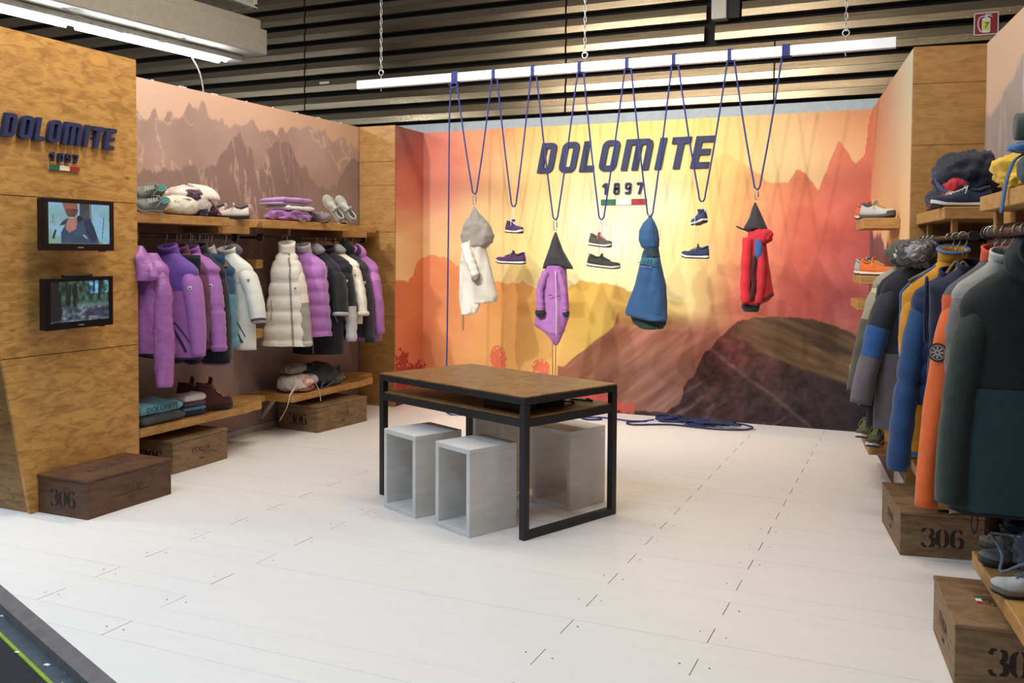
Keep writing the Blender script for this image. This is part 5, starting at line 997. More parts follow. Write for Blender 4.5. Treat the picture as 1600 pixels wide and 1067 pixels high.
# ------------------------------------------------------------------ shoes: local toe +x, sole at z=0
SOLEO = [(0, .026), (.06, .034), (.18, .037), (.35, .034), (.5, .036), (.65, .045), (.78, .047), (.88, .042), (.95, .03), (1, .014)]
def shoe(label, loc, rot, up=(90, 90, 92), sole=(225, 225, 222), lace=(200, 200, 200), lining=(40, 40, 44), L=.29, boot=False, accent=None, out=None, tab=None, group='display shoes', name='sneaker', strings=None, cat='shoe'):
    t = thing(name, label, cat, loc, 0, group, rot)
    sw = lambda s: interp(s, SOLEO) * L / .29
    hp = [(0, .072), (.05, .082), (.2, .070), (.34, .076), (.42, .082), (.55, .066), (.7, .050), (.82, .043), (.92, .036), (1, .022)]
    if boot: hp = [(0, .125), (.05, .135), (.2, .13), (.34, .135), (.42, .118), (.52, .085), (.65, .060), (.8, .048), (.92, .040), (1, .024)]
    S = np.linspace(0, 1, 25); zb = lambda s: .030 - .006 * math.sin(math.pi * s) + .012 * max(0, s - .8) / .2
    lowz = lambda s: .014 * max(0, s - .78) ** 1.5 / .22 ** 1.5 + .006 * max(0, .08 - s) / .08
    def outl(k): return [(L * s, k * sw(s)) for s in S]
    def slab(z0, z1, k, nm, m):
        mb = MB(); R = []
        for s in S:
            w = sw(s) * k; a = lowz(s) + z0 * (1 if z0 else 1); b = zb(s) if z1 is None else lowz(s) + z1
            R.append([(L * s, -w * .94, a), (L * s, w * .94, a), (L * s, w, a + .004), (L * s, w * 1.0, b), (L * s, -w * 1.0, b), (L * s, -w, a + .004)])
        mb.rings(R, True, True); return mb.build(nm, m, t, False)
    slab(.0, .010, 1.0, 'outsole', fab(out or (40, 40, 42)))
    slab(.010, None, 1.05, 'midsole', mat('sole_%d_%d_%d' % sole, sole, rough=.6, var=.04))
    mb = MB(); R = []
    for s in S:
        w = sw(s) * (.98 if s > .03 else .9); h = interp(s, hp); b = zb(s) - .006; row = []
        for a in np.linspace(0, math.pi, 15):
            ca = math.cos(a); sa = math.sin(a); nar = 1 - .28 * (sa ** 2) * (1 if s < .6 else .4)
            row.append((L * (s * .985 + .004) + (.004 if s < .1 else 0) * sa, w * nar * math.copysign(abs(ca) ** .75, ca), b + h * sa ** .72))
        R.append(row)
    mb.rings(R, True, True); u = mb.build('upper', up if not isinstance(up, tuple) else fab(up), t, True)
    top = lambda s: zb(s) - .006 + interp(s, hp)
    P = [(L * (.205 + .165 * math.cos(a)), sw(.2) * .62 * math.sin(a), top(.205 + .165 * math.cos(a)) - .002 + (.006 if math.cos(a) < 0 else 0)) for a in np.linspace(0, 2 * math.pi, 25)[:-1]]
    mb = MB(); mb.tube(P, .0075, 7, closed=True); mb.build('ankle_collar', fab(up if isinstance(up, tuple) and not accent else (accent or (80, 80, 80))), t, True)
    mb = MB(); mb.rings([[(p[0], p[1], p[2] + .002) for p in P], [(L * .2 + (p[0] - L * .2) * .5, p[1] * .5, p[2] + .0035) for p in P]], False, True); mb.build('lining', fab(lining), t, True)  # disc on the closed upper; dark tones imitate the shaded opening, teal is lining
    mb = MB(); mb.rings([[(L * (.37 + .04 * f), y, top(.38) + .004 + .028 * f * (1.6 if boot else 1)) for y in (-.02, -.01, .01, .02)] + [(L * (.40 + .04 * f), y, top(.38) + .002 + .028 * f) for y in (.02, .01, -.01, -.02)] for f in (0, .5, 1)], True, True); mb.build('tongue', fab(up if isinstance(up, tuple) else (90, 90, 90)), t, True)
    mb = MB(); ss = np.linspace(.43, .68, 5)
    for i, s in enumerate(ss):
        q = sw(s) * .52; z = lambda y: zb(s) - .006 + interp(s, hp) * (1 - .30 * (y / q) ** 2) + .003
        mb.tube([(L * s, y, z(y)) for y in np.linspace(-q, q, 7)], .0026, 5)
        if i < 4:
            s2 = ss[i + 1]
            for sg in (-1, 1): mb.tube([(L * (s + (s2 - s) * f), sg * q * (1 - 2 * f) * .95, zb(s) + (interp(s, hp) * (1 - f) + interp(s2, hp) * f) - .001) for f in np.linspace(0, 1, 5)], .0026, 5)
    for sg in (-1, 1): mb.tube(spline([(L * .43, 0, top(.43) + .004), (L * .42, sg * .025, top(.42) + .012), (L * .46, sg * .04, top(.42) - .015), (L * .48, sg * .042, top(.42) - .03)], 5), .0024, 5)
    mb.build('laces', fab(lace), t, True)
    if tab: mb = MB(); mb.tube([(-.004 + .012 * math.cos(a) * .6, 0, top(.02) + .006 + .014 * math.sin(a)) for a in np.linspace(0, 6.283, 11)[:-1]], .003, 5, closed=True); mb.build('heel_loop', fab(tab), t, True)
    if accent:
        mb = MB(); R = []
        for s in np.linspace(.86, 1, 7):
            w = sw(s) * 1.02; h = interp(s, hp) * .75; b = zb(s) - .004; R.append([(L * s * .99 + .003, w * math.copysign(abs(math.cos(a)) ** .75, math.cos(a)), b + h * math.sin(a) ** .72) for a in np.linspace(0, math.pi, 11)])
        mb.rings(R, True, True); mb.build('toe_cap', fab(accent), t, True)
    if strings:
        mb = MB(); Mi = t.matrix_basis.inverted() if False else (Matrix.Translation(loc) @ Euler(rot).to_matrix().to_4x4()).inverted()
        for q in strings: mb.tube([tuple(Mi @ Vector(v)) for v in q], .0022, 5)
        mb.build('lace_strings', fab(lace), t, True)
    return t
PI = math.pi
# hanging pairs
PUR = (74, 46, 84)
shoe('purple sneaker hanging higher of the purple pair', (-3.60, 8.0, 1.785), (0, .06, -.45), PUR, (222, 214, 214), (224, 214, 224), L=.235, tab=(220, 210, 220), strings=[[(-3.522, 7.99, 2.03), (-3.51, 7.98, 1.90), (-3.49, 7.95, 1.86)], [(-3.522, 7.995, 2.03), (-3.535, 7.96, 1.9), (-3.535, 7.95, 1.56)]])
shoe('purple sneaker hanging lower of the purple pair', (-3.405, 8.0, 1.486), (0, -.02, PI - .02), PUR, (222, 214, 214), (90, 60, 100), L=.30, tab=(200, 190, 200))
GRY = (74, 74, 66)
shoe('dark grey sneaker with pink laces hanging higher', (-2.772, 8.0, 1.665), (0, .10, -.25), GRY, (216, 210, 202), (236, 132, 120), L=.235, tab=(190, 190, 190), strings=[[(-2.656, 7.99, 1.90), (-2.64, 7.97, 1.80), (-2.66, 7.95, 1.74)], [(-2.656, 7.99, 1.90), (-2.68, 7.97, 1.80), (-2.63, 7.95, 1.72)], [(-2.65, 7.98, 1.87), (-2.60, 7.97, 1.84), (-2.58, 7.97, 1.85)], [(-2.66, 7.96, 1.74), (-2.665, 7.96, 1.56)]])
shoe('dark grey sneaker hanging lower under the pink laced one', (-2.788, 8.0, 1.478), (0, .10, -.03), (52, 54, 50), (214, 206, 198), (60, 60, 58), L=.31, tab=(180, 190, 180))
NVY = (46, 52, 84)
shoe('navy sneaker seen from its heel hanging higher of the navy pair', (-1.70, 7.92, 1.868), (0, .12, 2.2), NVY, (206, 206, 210), (210, 214, 222), L=.26, tab=(220, 220, 226), strings=[[(-1.748, 7.99, 2.05), (-1.74, 7.98, 1.97)], [(-1.80, 7.96, 1.93), (-1.80, 7.96, 1.64)]])
shoe('navy sneaker hanging lower of the navy pair', (-1.682, 8.0, 1.552), (0, -.02, PI + .04), NVY, (214, 212, 212), (150, 154, 170), L=.238, tab=(220, 220, 226))
# left shelf
SH = 1.856
GG = (112, 122, 116)
shoe('grey green sneaker with teal lining lying above its twin by the panel', (-5.02, 5.06, SH + .125), (-.95, 0, -PI / 2 + .06), GG, (190, 190, 180), (186, 186, 172), (34, 130, 122), group='display shoes')
shoe('grey green sneaker with teal lining lying below its twin by the panel', (-5.0, 5.07, SH + .040), (-.95, 0, -PI / 2 + .06), GG, (190, 190, 180), (186, 186, 172), (34, 130, 122))
shoe('pale grey and black sneaker left of the pair on the upper left shelf', (-5.10, 5.86, SH + .001), (0, 0, -PI / 2 - .75), (206, 194, 184), (40, 38, 40), (150, 130, 124), (60, 40, 44), accent=(60, 58, 60), tab=(220, 216, 210))
shoe('pale grey and black sneaker right of the pair on the upper left shelf', (-4.96, 5.98, SH - .004), (0, 0, -PI / 2 - .8), (206, 194, 184), (40, 38, 40), (150, 130, 124), (60, 40, 44), accent=(60, 58, 60), tab=(220, 216, 210))
G2 = (150, 150, 138)
_tx = Vector((-.50, -.24, .80)).normalized(); _tz = Vector((.62, -.72, .25)); _tz = (_tz - _tx * _tz.dot(_tx)).normalized(); _ty = _tz.cross(_tx)
LEAN = tuple(Matrix((( _tx.x, _ty.x, _tz.x), (_tx.y, _ty.y, _tz.y), (_tx.z, _ty.z, _tz.z))).to_euler())
shoe('grey suede shoe leaning upright, left of the tilted pair', (-5.0, 7.34, SH + .02), LEAN, G2, (206, 200, 186), (208, 204, 190), (52, 48, 44), group='display shoes')
shoe('grey suede shoe leaning upright, right of the tilted pair', (-4.95, 7.47, SH + .02), LEAN, G2, (206, 200, 186), (208, 204, 190), (52, 48, 44))
shoe('mauve grey shoe lying on its side by the folded lilac clothes', (-5.12, 6.92, SH + .03), (.9, 0, .3), (110, 92, 96), (150, 136, 130), (150, 136, 130), (50, 44, 46), L=.26)
shoe('mauve shoe facing forward at the shelf end by the pillar', (-5.19, 7.60, SH - .006), (0, 0, -.85), (126, 104, 104), (226, 216, 206), (214, 204, 196), (50, 40, 42), L=.25)
shoe('mauve shoe behind the tilted grey pair', (-5.26, 7.40, SH), (0, 0, -.85), (126, 104, 104), (226, 216, 206), (214, 204, 196), (50, 40, 42), L=.25)
# left low shelves
MAR = (78, 32, 38)
_b1 = shoe('burgundy high boot in front on the low left shelf', (-5.05, 5.46, .364), (0, 0, 1.25), MAR, (44, 24, 28), (70, 30, 34), (30, 16, 20), boot=True, L=.31, name='hiking_boot', cat='boot', group='display shoes')
_b2 = shoe('burgundy high boot at the back on the low left shelf', (-5.19, 5.42, .364), (0, 0, 1.25), MAR, (44, 24, 28), (70, 30, 34), (30, 16, 20), boot=True, L=.30, name='hiking_boot', cat='boot')
_b1.scale = (1, 1.1, 1.35); _b2.scale = (1, 1.1, 1.35)
shoe('grey sneaker on the low left shelf next to the dark jackets', (-5.20, 7.36, .360), (0, 0, -.9), (104, 104, 102), (200, 198, 190), (120, 120, 116), L=.26)
shoe('grey sneaker at the low shelf end by the pillar', (-5.25, 7.66, .359), (0, 0, -.9), (112, 112, 110), (206, 204, 196), (126, 126, 120), L=.26)
# right wall shoes
def RSH(s, u, z): return RT(u, s, z)
ORG = (206, 104, 44); LG = (176, 174, 168)
shoe('light grey shoe with yellow laces on the small upper corner shelf', RSH(.72, -.64, 1.849), (0, 0, RA - .75), LG, (84, 82, 80), (206, 160, 60), L=.27, accent=(70, 68, 66))
shoe('orange shoe behind the grey one on the small upper corner shelf', RSH(.86, -.66, 1.849), (0, 0, RA - .75), (196, 92, 62), (196, 190, 180), (196, 120, 60), L=.25)
shoe('orange shoe in front on the lower corner shelf', RSH(.70, -.64, 1.453), (0, 0, RA - .75), ORG, (222, 214, 200), (216, 190, 120), L=.27)
shoe('grey shoe behind the orange one on the lower corner shelf', RSH(.86, -.66, 1.453), (0, 0, RA - .75), (160, 156, 150), (214, 208, 198), (190, 184, 170), L=.25)
shoe('olive shoe with green laces on the lowest corner shelf', RSH(.40, -.52, .335), (0, 0, RA - 1.9), (76, 80, 60), (214, 212, 204), (120, 130, 70), L=.27, accent=(66, 70, 56))
shoe('olive shoe behind on the lowest corner shelf', RSH(.70, -.56, .335), (0, 0, RA - 1.9), (84, 82, 64), (222, 220, 212), (120, 130, 70), L=.27)
shoe('navy camouflage sneaker with white sole on the upper right shelf', RSH(-.86, -.13, 1.851), (0, 0, RA + PI + .12), (38, 46, 68), (226, 222, 214), (214, 214, 214), L=.30)
# low right gear
shoe('grey climbing shoe in front on the nearest low right shelf', RSH(-2.02, -.13, .318), (.0, 0, RA + 3.4), (124, 126, 124), (70, 66, 60), (90, 120, 140), L=.27)
shoe('worn pale climbing shoe on the nearest low right shelf', RSH(-2.42, -.15, .318), (.0, 0, RA + 3.2), (176, 178, 176), (120, 110, 96), (70, 96, 120), L=.27)
shoe('brown grey climbing shoe at the far end of the nearest low right shelf', RSH(-1.93, -.10, .318), (.3, 0, RA + 2.9), (116, 108, 92), (74, 66, 56), (100, 96, 86), L=.26)
shoe('dark navy shoe on the far low right shelf under the jackets', RSH(-.80, -.08, .317), (0, 0, RA + 3.3), (40, 46, 60), (50, 50, 56), (70, 76, 90), L=.27)
shoe('grey blue trail shoe at the far low right shelf edge', RSH(-.50, -.10, .317), (0, 0, RA + 3.4), (98, 102, 108), (70, 72, 78), (120, 124, 130), L=.27)
# ------------------------------------------------------------------ folded clothes and heaps
def folded(label, loc, rotz, size, col, layers=2, seed=1, group='folded clothes', shiny=False, extra=None, name='folded_shirt', cat='shirt'):
    """size x (deep) y (long) z; fold along -x... rounded layered slab resting on z=0"""
    t = thing(name, label, cat, loc, rotz, group); sx, sy, sz = size; h = sz / layers; m = col if not isinstance(col, tuple) else fab(col, shiny=shiny)
    for l in range(layers):
        mb = MB(); R = []; n = 20
        for i in range(17):
            v = i / 16; y = -sy / 2 + sy * v; k = 1 - .55 * max(0, abs(v - .5) * 2 - .9) / .1; row = []
            for j in range(n):
                a = 2 * math.pi * j / n; ca, sa = math.cos(a), math.sin(a)
                x = sx / 2 * math.copysign(abs(ca) ** .35, ca); z = h / 2 * math.copysign(abs(sa) ** .6, sa) * k
                z += h * .5 + l * h * .93; wv = wr(x * 1.3, y * 1.3, l * .7, seed)
                row.append((x + .006 * wv + .004 * l * (-1) ** l, y + .004 * wv, max(0, z + (.16 * h) * wv * (1 if z > .01 else 0))))
            R.append(row)
        mb.rings(R, True, True); mb.build('fold_layer', m, t, True)
    return t
def heap(label, loc, rotz, size, col, seed=1, a=.22, group='loose clothes on the shelves', name='crumpled_jacket', cat='jacket', shiny=False, flat=True, freq=1.0, pw=.7, part='body'):
    t = thing(name, label, cat, loc, rotz, group); blob(t, part, (0, 0, 0), size, col, seed, a, shiny, freq, pw); return t
def strap(t, P, wd, col, name='strap', r=None):
    Q = spline(P, 8); mb = MB(); R = []
    for i, p in enumerate(Q):
        tg = (Q[min(i + 1, len(Q) - 1)] - Q[max(i - 1, 0)]).normalized(); s = tg.cross(Vector((1, .3, .2))).normalized() * wd / 2; nn = tg.cross(s).normalized() * .0018
        R.append([tuple(p + s + nn), tuple(p - s + nn), tuple(p - s - nn), tuple(p + s - nn)])
    mb.rings(R, True, True); return mb.build(name, fab(col), t, True)
# upper left shelf
t = heap('cream pillow like folded jacket on the upper left shelf', (-5.05, 5.30, SH), .1, (.24, .30, .15), (226, 218, 194), 61, .06, name='folded_jacket')
strap(t, [(.06, -.12, .1), (.11, -.02, .12), (.10, .1, .07)], .012, (150, 140, 124))
t = heap('shiny white quilted puffer with dark purple lining on the upper left shelf', (-5.12, 5.46, SH), .2, (.34, .42, .235), (226, 212, 202), 63, .10, shiny=True, name='folded_puffer')
for k in range(9):
    a0 = .5 + .22 * k; P = [(.18 * math.cos(q) * .98, -.04 + .025 * k + .005, .118 + .125 * math.sin(q)) for q in np.linspace(.1, 1.4, 8)]
    m = MB(); m.tube(P, .011, 7); m.build('quilt_ridge', fab((230, 218, 208), shiny=True), t, True)
blob(t, 'lining_roll', (.06, .1, 0), (.20, .34, .10), (58, 36, 54), 65, .12); blob(t, 'collar_roll', (.08, -.06, .10), (.16, .20, .10), (92, 62, 84), 66, .15)
m = MB(); m.tube(spline([(.14, -.1, .16), (.17, .02, .13), (.16, .14, .07), (.16, .22, .02)], 8), .009, 6); m.build('piping', fab((150, 96, 140)), t, True)
blob(t, 'toggle_cord', (.14, -.02, 0), (.06, .08, .07), (74, 72, 86), 67, .5)
t = heap('lilac fleece trousers crumpled at the bottom of the stack on the shelf', (-5.08, 6.64, SH), 0, (.29, .50, .105), (158, 108, 164), 71, .12, name='folded_trousers', cat='trousers', pw=.5)
strap(t, [(.13, -.05, .06), (.145, -.03, .01), (.15, .02, .006), (.145, .06, .006)], .012, (128, 112, 60), 'drawstring'); strap(t, [(.1, .05, .075), (.142, .07, .05), (.15, .10, .01)], .02, (176, 126, 180), 'hanging_sleeve')
folded('white folded sweatshirt in the middle of the lilac stack', (-5.08, 6.66, SH + .094), .04, (.25, .40, .045), (228, 220, 214), 1, 72)
folded('grey lilac folded shirt under the top one of the stack', (-5.09, 6.58, SH + .135), .02, (.24, .36, .025), (150, 134, 156), 1, 73)
folded('lilac folded fleece on top of the stack', (-5.08, 6.62, SH + .157), .0, (.25, .41, .045), (166, 120, 170), 1, 74)
# low left shelf 1
t = folded('charcoal folded trousers under the teal shirt on the low left shelf', (-5.10, 5.02, .362), 0, (.34, .42, .075), (72, 76, 78), 1, 81, name='folded_trousers', cat='trousers')
t = folded('teal folded shirt with dark printed brand word on the low left shelf', (-5.10, 5.01, .437), .03, (.32, .42, .075), (104, 160, 168), 1, 82)
text_obj('DOLOMITE', .062, .0012, 'printed_word', fab((50, 84, 92)), t, Matrix.Translation((.164, 0.0, .038)) @ Matrix.Rotation(PI / 2, 4, 'Z') @ UP)
for i, (c1, c2, z, lab) in enumerate([((46, 46, 54), (200, 110, 70), .362, 'black folded shirt with orange check, lowest of the small stack'), ((80, 128, 160), (210, 110, 80), .398, 'blue folded shirt with orange check in the small stack'), ((92, 62, 84), (86, 92, 130), .434, 'plum folded shirt in the small stack'), ((206, 200, 192), (214, 110, 70), .470, 'white folded shirt with orange sleeve, top of the small stack')]):
    t = folded(lab, (-5.04, 5.37, z), -.12, (.17, .20, .037 if i < 3 else .055), c1, 1, 84 + i)
    blob(t, 'checked_sleeve', (.045, .085, .002), (.07, .06, .034 if i < 3 else .05), mat('orange_blue_check_%d' % i, c2, color2=(78, 90, 140), scale=34, rough=.8), 90 + i, .05)
t = heap('rolled white and grey socks beside the folded teal shirt', (-5.10, 5.25, .437), .4, (.10, .14, .07), (176, 172, 166), 95, .2, name='rolled_socks', cat='socks'); blob(t, 'grey_cuff', (.03, .06, .01), (.07, .08, .06), (92, 88, 88), 96, .2)
# low left shelf 2
t = heap('white printed roll top bag with pale hanging straps on the low shelf', (-5.08, 6.72, .358), .25, (.28, .36, .15), (206, 200, 190), 101, .08, name='printed_bag', cat='bag', pw=.5)
blob(t, 'orange_print', (.062, -.0, .045), (.235, .22, .09), mat('orange_blue_print', (214, 110, 78), color2=(226, 220, 214), scale=28, rough=.7), 102, .05); blob(t, 'blue_print', (.066, .13, .04), (.20, .11, .10), mat('blue_print', (92, 116, 170), color2=(220, 218, 214), scale=30, rough=.7), 103, .05); blob(t, 'lower_print', (.07, .02, .0), (.20, .30, .06), mat('mixed_print', (196, 120, 100), color2=(52, 62, 86), scale=22, rough=.7), 104, .08)
strap(t, [(.06, -.12, .14), (.09, -.20, .07), (.08, -.285, .0), (.06, -.31, -.10), (.0, -.32, -.21)], .026, (224, 214, 202)); strap(t, [(.09, .07, .13), (.165, .08, .06), (.20, .08, -.01), (.212, .09, -.10)], .022, (224, 214, 202))
t = heap('taupe knitted hat on top of the white printed bag', (-5.10, 6.72, .512), .2, (.2, .30, .085), (128, 118, 108), 105, .15, name='knitted_hat', cat='hat')
t = heap('dark grey crumpled jackets on the low left shelf', (-5.12, 7.08, .358), 0, (.36, .52, .21), (54, 56, 60), 107, .13, pw=.9)
blob(t, 'grey_sleeve', (.05, .12, 0), (.26, .30, .10), (104, 108, 112), 108, .15); blob(t, 'front_sleeve', (.09, .08, 0), (.2, .28, .07), (76, 82, 88), 109, .15)
m = MB(); m.tube(spline([(.05, .12, .17), (.13, .02, .12), (.17, -.10, .06), (.185, -.16, .012), (.18, -.06, .012), (.175, .05, .05)], 8), .007, 6); m.build('blue_cord', fab((70, 92, 116)), t, True)
# upper right shelf
t = heap('navy hooded jacket with red lining heaped on the upper right shelf', RT(-.20, -.60, 1.85), RA, (.34, .46, .34), (34, 38, 52), 111, .14, pw=.95)
blob(t, 'red_lining', (-.07, -.10, .04), (.16, .22, .16), (190, 52, 62), 112, .12); m = MB(); m.tube(spline([(-.05, -.24, .05), (-.15, -.16, .10), (-.17, -.06, .18), (-.13, .02, .26), (-.05, .04, .31)], 8), .011, 7); m.build('collar_edge', fab((60, 64, 110)), t, True)
blob(t, 'patterned_lining', (-.1, -.16, .02), (.09, .12, .08), mat('beige_check', (200, 170, 130), color2=(120, 60, 60), scale=40), 113, .12)
t = heap('navy knitted cap with red edge lying on the upper right shelf', RT(-.25, -.22, 1.85), RA, (.22, .30, .15), (40, 44, 58), 115, .06, name='beanie_hat', cat='hat'); blob(t, 'red_edge', (-.03, -.06, .0), (.17, .26, .05), (120, 34, 46), 116, .06); blob(t, 'lower_cap', (-.02, -.20, 0), (.20, .20, .11), (34, 36, 50), 117, .12)
t = heap('bright yellow crumpled jacket on the nearest upper right shelf', RT(-.20, -2.12, 1.85), RA, (.34, .46, .17), (222, 178, 52), 121, .16, pw=.85); blob(t, 'yellow_sleeve', (-.04, -.18, 0), (.26, .30, .085), (226, 184, 56), 122, .18); blob(t, 'dark_collar', (-.10, .12, .10), (.12, .10, .03), (84, 70, 40), 123, .1); blob(t, 'white_tag', (-.02, .12, .165), (.04, .05, .02), (230, 226, 216), 124, .05)
t = heap('teal grey backpack with blue strap on the nearest upper right shelf', RT(-.20, -2.42, 1.85), RA, (.32, .26, .135), (70, 88, 92), 125, .05, name='backpack', cat='backpack', pw=.55)
strap(t, [(-.13, .06, .13), (-.165, .05, .10), (-.19, .04, .02), (-.205, .03, -.09)], .024, (58, 98, 140)); blob(t, 'blue_lid', (-.02, .02, .125), (.33, .24, .055), (66, 110, 160), 126, .1); m = MB(); m.tube([(-.13 + .0 * a, -.06 + .03 * math.cos(a), .06 + .03 * math.sin(a)) for a in np.linspace(0, 6.283, 15)[:-1]], .007, 6, closed=True); m.build('side_loop', fab((50, 62, 66)), t, True)
t = thing('rolled_mat', 'dark green rolled sleeping mat on top of the backpack', 'sleeping mat', RT(-.20, -2.42, 2.025), RA)
m = MB(); m.tube([(x, 0, .052) for x in np.linspace(-.17, .17, 5)], [.05, .054, .054, .054, .05], 20); m.build('roll', fab((62, 78, 66)), t, True); m = MB(); m.tube([(-.09, .055 * math.cos(a), .052 + .055 * math.sin(a)) for a in np.linspace(0, 6.283, 21)[:-1]], .004, 5, closed=True); m.build('roll_strap', fab((40, 48, 44)), t, True)
# low right gear
t = heap('dark navy crumpled trousers on the nearest low right shelf', RT(-.17, -2.18, .316), RA, (.24, .46, .20), (44, 48, 62), 131, .2, name='crumpled_trousers', cat='trousers', pw=.85); blob(t, 'navy_fold', (-.03, .12, .08), (.2, .2, .12), (58, 62, 80), 132, .2)
t = thing('blue_rope_bundle', 'thin blue climbing rope draped over the climbing shoes', 'rope', RT(-.3, -2.2, .35), RA); m = MB(); m.tube(spline([(-.04, .22, .05), (-.05, .10, .10), (-.04, -.04, .06), (-.06, -.12, .02), (.0, -.2, .08), (.08, -.26, .12), (.05, -.1, .14), (.0, .05, .12), (-.03, .2, .08)], 8), .006, 6); m.build('cord', fab((86, 108, 128)), t, True); m = MB(); m.tube(spline([(.05, -.28, .08), (.1, -.34, .05), (.12, -.4, .09)], 6), .005, 6); m.build('cord_tail', fab((70, 110, 150)), t, True)
t = heap('grey crumpled scarf on the far low right shelf', RT(-.24, -.30, .316), RA, (.2, .3, .09), (96, 100, 106), 135, .25, name='crumpled_scarf', cat='scarf'); blob(t, 'dark_fold', (.05, -.1, 0), (.18, .2, .08), (52, 56, 64), 136, .25)

# ------------------------------------------------------------------ garments hung from the rope
def carabiner(label, x, z, h=.07):
    t = thing('carabiner', label, 'carabiner', (x, YB - .006, z), .5, 'carabiners on the rope'); m = MB()
    P = [(.014 * math.cos(a), 0, (h / 2 - .014) * (1 if math.sin(a) > 0 else -1) + .014 * math.sin(a)) for a in np.linspace(.05, 6.233, 20)]
    m.tube(P, .0042, 6, closed=True); m.build('ring', STEEL, t, True); m = MB(); m.tube([(.014, 0, -.02), (.014, 0, .02)], .0052, 6); m.build('gate', mat('dark_gate', (110, 110, 112), metal=.7, rough=.35), t, True)
carabiner('steel carabiner above the white and grey jacket', -3.932, 2.105, .10); carabiner('steel carabiner above the purple jacket with black hood', -3.102, 1.855, .10); carabiner('steel carabiner above the blue jacket', -2.206, 1.918, .05); carabiner('steel carabiner above the red jacket', -1.287, 2.10, .09)
def hung(label, x, z, cat='jacket'):
    t = thing('rope_hung_jacket', label, cat, (x, YB, z), 0, 'jackets hung from the blue rope'); return t
def off(rows, x, z): return [(r[0] - z, r[1] - x, r[2] - x) for r in rows]
x, z = -3.932, 2.03; t = hung('white jacket with grey hood hanging from the rope', x, z); O = lambda r: off(r, x, z)
panel(t, 'body', O([(1.72, -4.03, -3.83), (1.60, -4.045, -3.81), (1.45, -4.05, -3.76), (1.30, -4.055, -3.72), (1.17, -4.05, -3.685), (1.13, -4.03, -3.70), (1.115, -3.99, -3.76)]), (206, 200, 186), 141, .09, .016)
panel(t, 'front_panel', O([(1.68, -4.03, -3.90), (1.45, -4.06, -3.86), (1.20, -4.075, -3.85), (1.08, -4.065, -3.85), (1.02, -4.05, -3.88), (.992, -4.04, -3.96)]), (226, 221, 208), 142, .06, .018, y=-.05)
m = MB(); P = spline([(-.05, -.09, -.36), (-.0, -.13, -.48), (.045, -.13, -.58), (.075, -.13, -.66)], 6); m.tube(P, [.05 + .004 * math.sin(i * 1.7) - .0005 * i for i in range(len(P))], 14); m.build('sleeve', fab((230, 225, 213)), t, True)
blob(t, 'cuff', (.075, -.13, -.71), (.085, .08, .09), (142, 136, 130), 143, .12)
panel(t, 'hood', O([(2.035, -3.945, -3.933), (1.97, -3.968, -3.885), (1.90, -4.00, -3.815), (1.843, -4.032, -3.765), (1.755, -4.072, -3.735), (1.70, -4.06, -3.75), (1.66, -4.02, -3.79), (1.635, -3.95, -3.82)]), (150, 143, 135), 144, .10, .03)
m = MB(); m.box((-.10, -.105, -.54), (-.02, -.098, -.51)); m.build('pocket_flap', fab((206, 200, 188)), t)
m = MB(); m.tube([(-.11, -.03, -1.0), (-.112, -.03, -1.12), (-.11, -.03, -1.19)], .003, 5); m.tube([(-.10, -.03, -1.0), (-.098, -.03, -1.18)], .003, 5); m.build('drawcords', fab((96, 84, 66)), t, True)
x, z = -3.10, 1.79; t = hung('purple jacket with pointed black hood hanging from the rope', x, z)
panel(t, 'body', O([(1.48, -3.19, -3.0), (1.40, -3.21, -2.99), (1.25, -3.235, -2.975), (1.10, -3.262, -2.962), (1.0, -3.29, -2.965), (.93, -3.31, -2.99), (.905, -3.28, -3.0), (.85, -3.18, -3.02), (.78, -3.13, -3.05), (.742, -3.10, -3.075)]), (166, 110, 172), 151, .085, .018)
for sg, P, R in ((-1, [(-.06, -.07, -.36), (-.11, -.10, -.52), (-.105, -.11, -.66), (-.10, -.11, -.72)], .034), (1, [(.05, -.06, -.36), (.105, -.07, -.52), (.115, -.06, -.68), (.12, -.05, -.73)], .030)):
    Q = spline(P, 6); m = MB(); m.tube(Q, [R + .004 * math.sin(i * 1.9 + sg) for i in range(len(Q))], 14); m.build('sleeve', fab((164, 108, 170)), t, True)
blob(t, 'cuff', (-.102, -.11, -.785), (.095, .07, .075), (40, 40, 44), 153, .15); blob(t, 'cuff', (.128, -.05, -.78), (.06, .06, .065), (40, 40, 44), 154, .15)
panel(t, 'hood', O([(1.79, -3.106, -3.094), (1.70, -3.14, -3.06), (1.62, -3.165, -3.028), (1.53, -3.195, -2.975), (1.47, -3.214, -2.935), (1.448, -3.22, -2.928)]), (52, 52, 56), 155, .095, .012, arch=.05)
m = MB(); m.tube([(.045 + .012 * math.sin(q * 2), -.112, -.36 - .6 * q) for q in np.linspace(0, 1, 14)], .005, 6); m.build('zip', fab((196, 190, 196)), t, True)
m = MB(); m.tube([(-.02, -.122, -.585), (.0, -.125, -.575), (.02, -.125, -.58)], .004, 5); m.tube([(.06, -.11, -.59), (.09, -.10, -.585)], .004, 5); m.build('waist_cords', fab((70, 40, 74)), t, True)
m = MB(); m.tube([(-.012, -.03, -1.03), (-.008, -.03, -1.32)], .0035, 5); m.tube([(.022, -.03, -1.03), (.02, -.03, -1.32)], .0035, 5); m.build('hem_cords', fab((82, 56, 48)), t, True)
x, z = -2.203, 1.92; t = hung('blue jacket with green lettering hanging from the rope', x, z)
panel(t, 'lining', O([(1.5, -2.26, -2.13), (1.2, -2.34, -2.07), (1.06, -2.40, -2.055), (.97, -2.36, -2.06), (.93, -2.30, -2.09), (.921, -2.26, -2.15)]), (38, 58, 50), 161, .05, .014, y=.03)
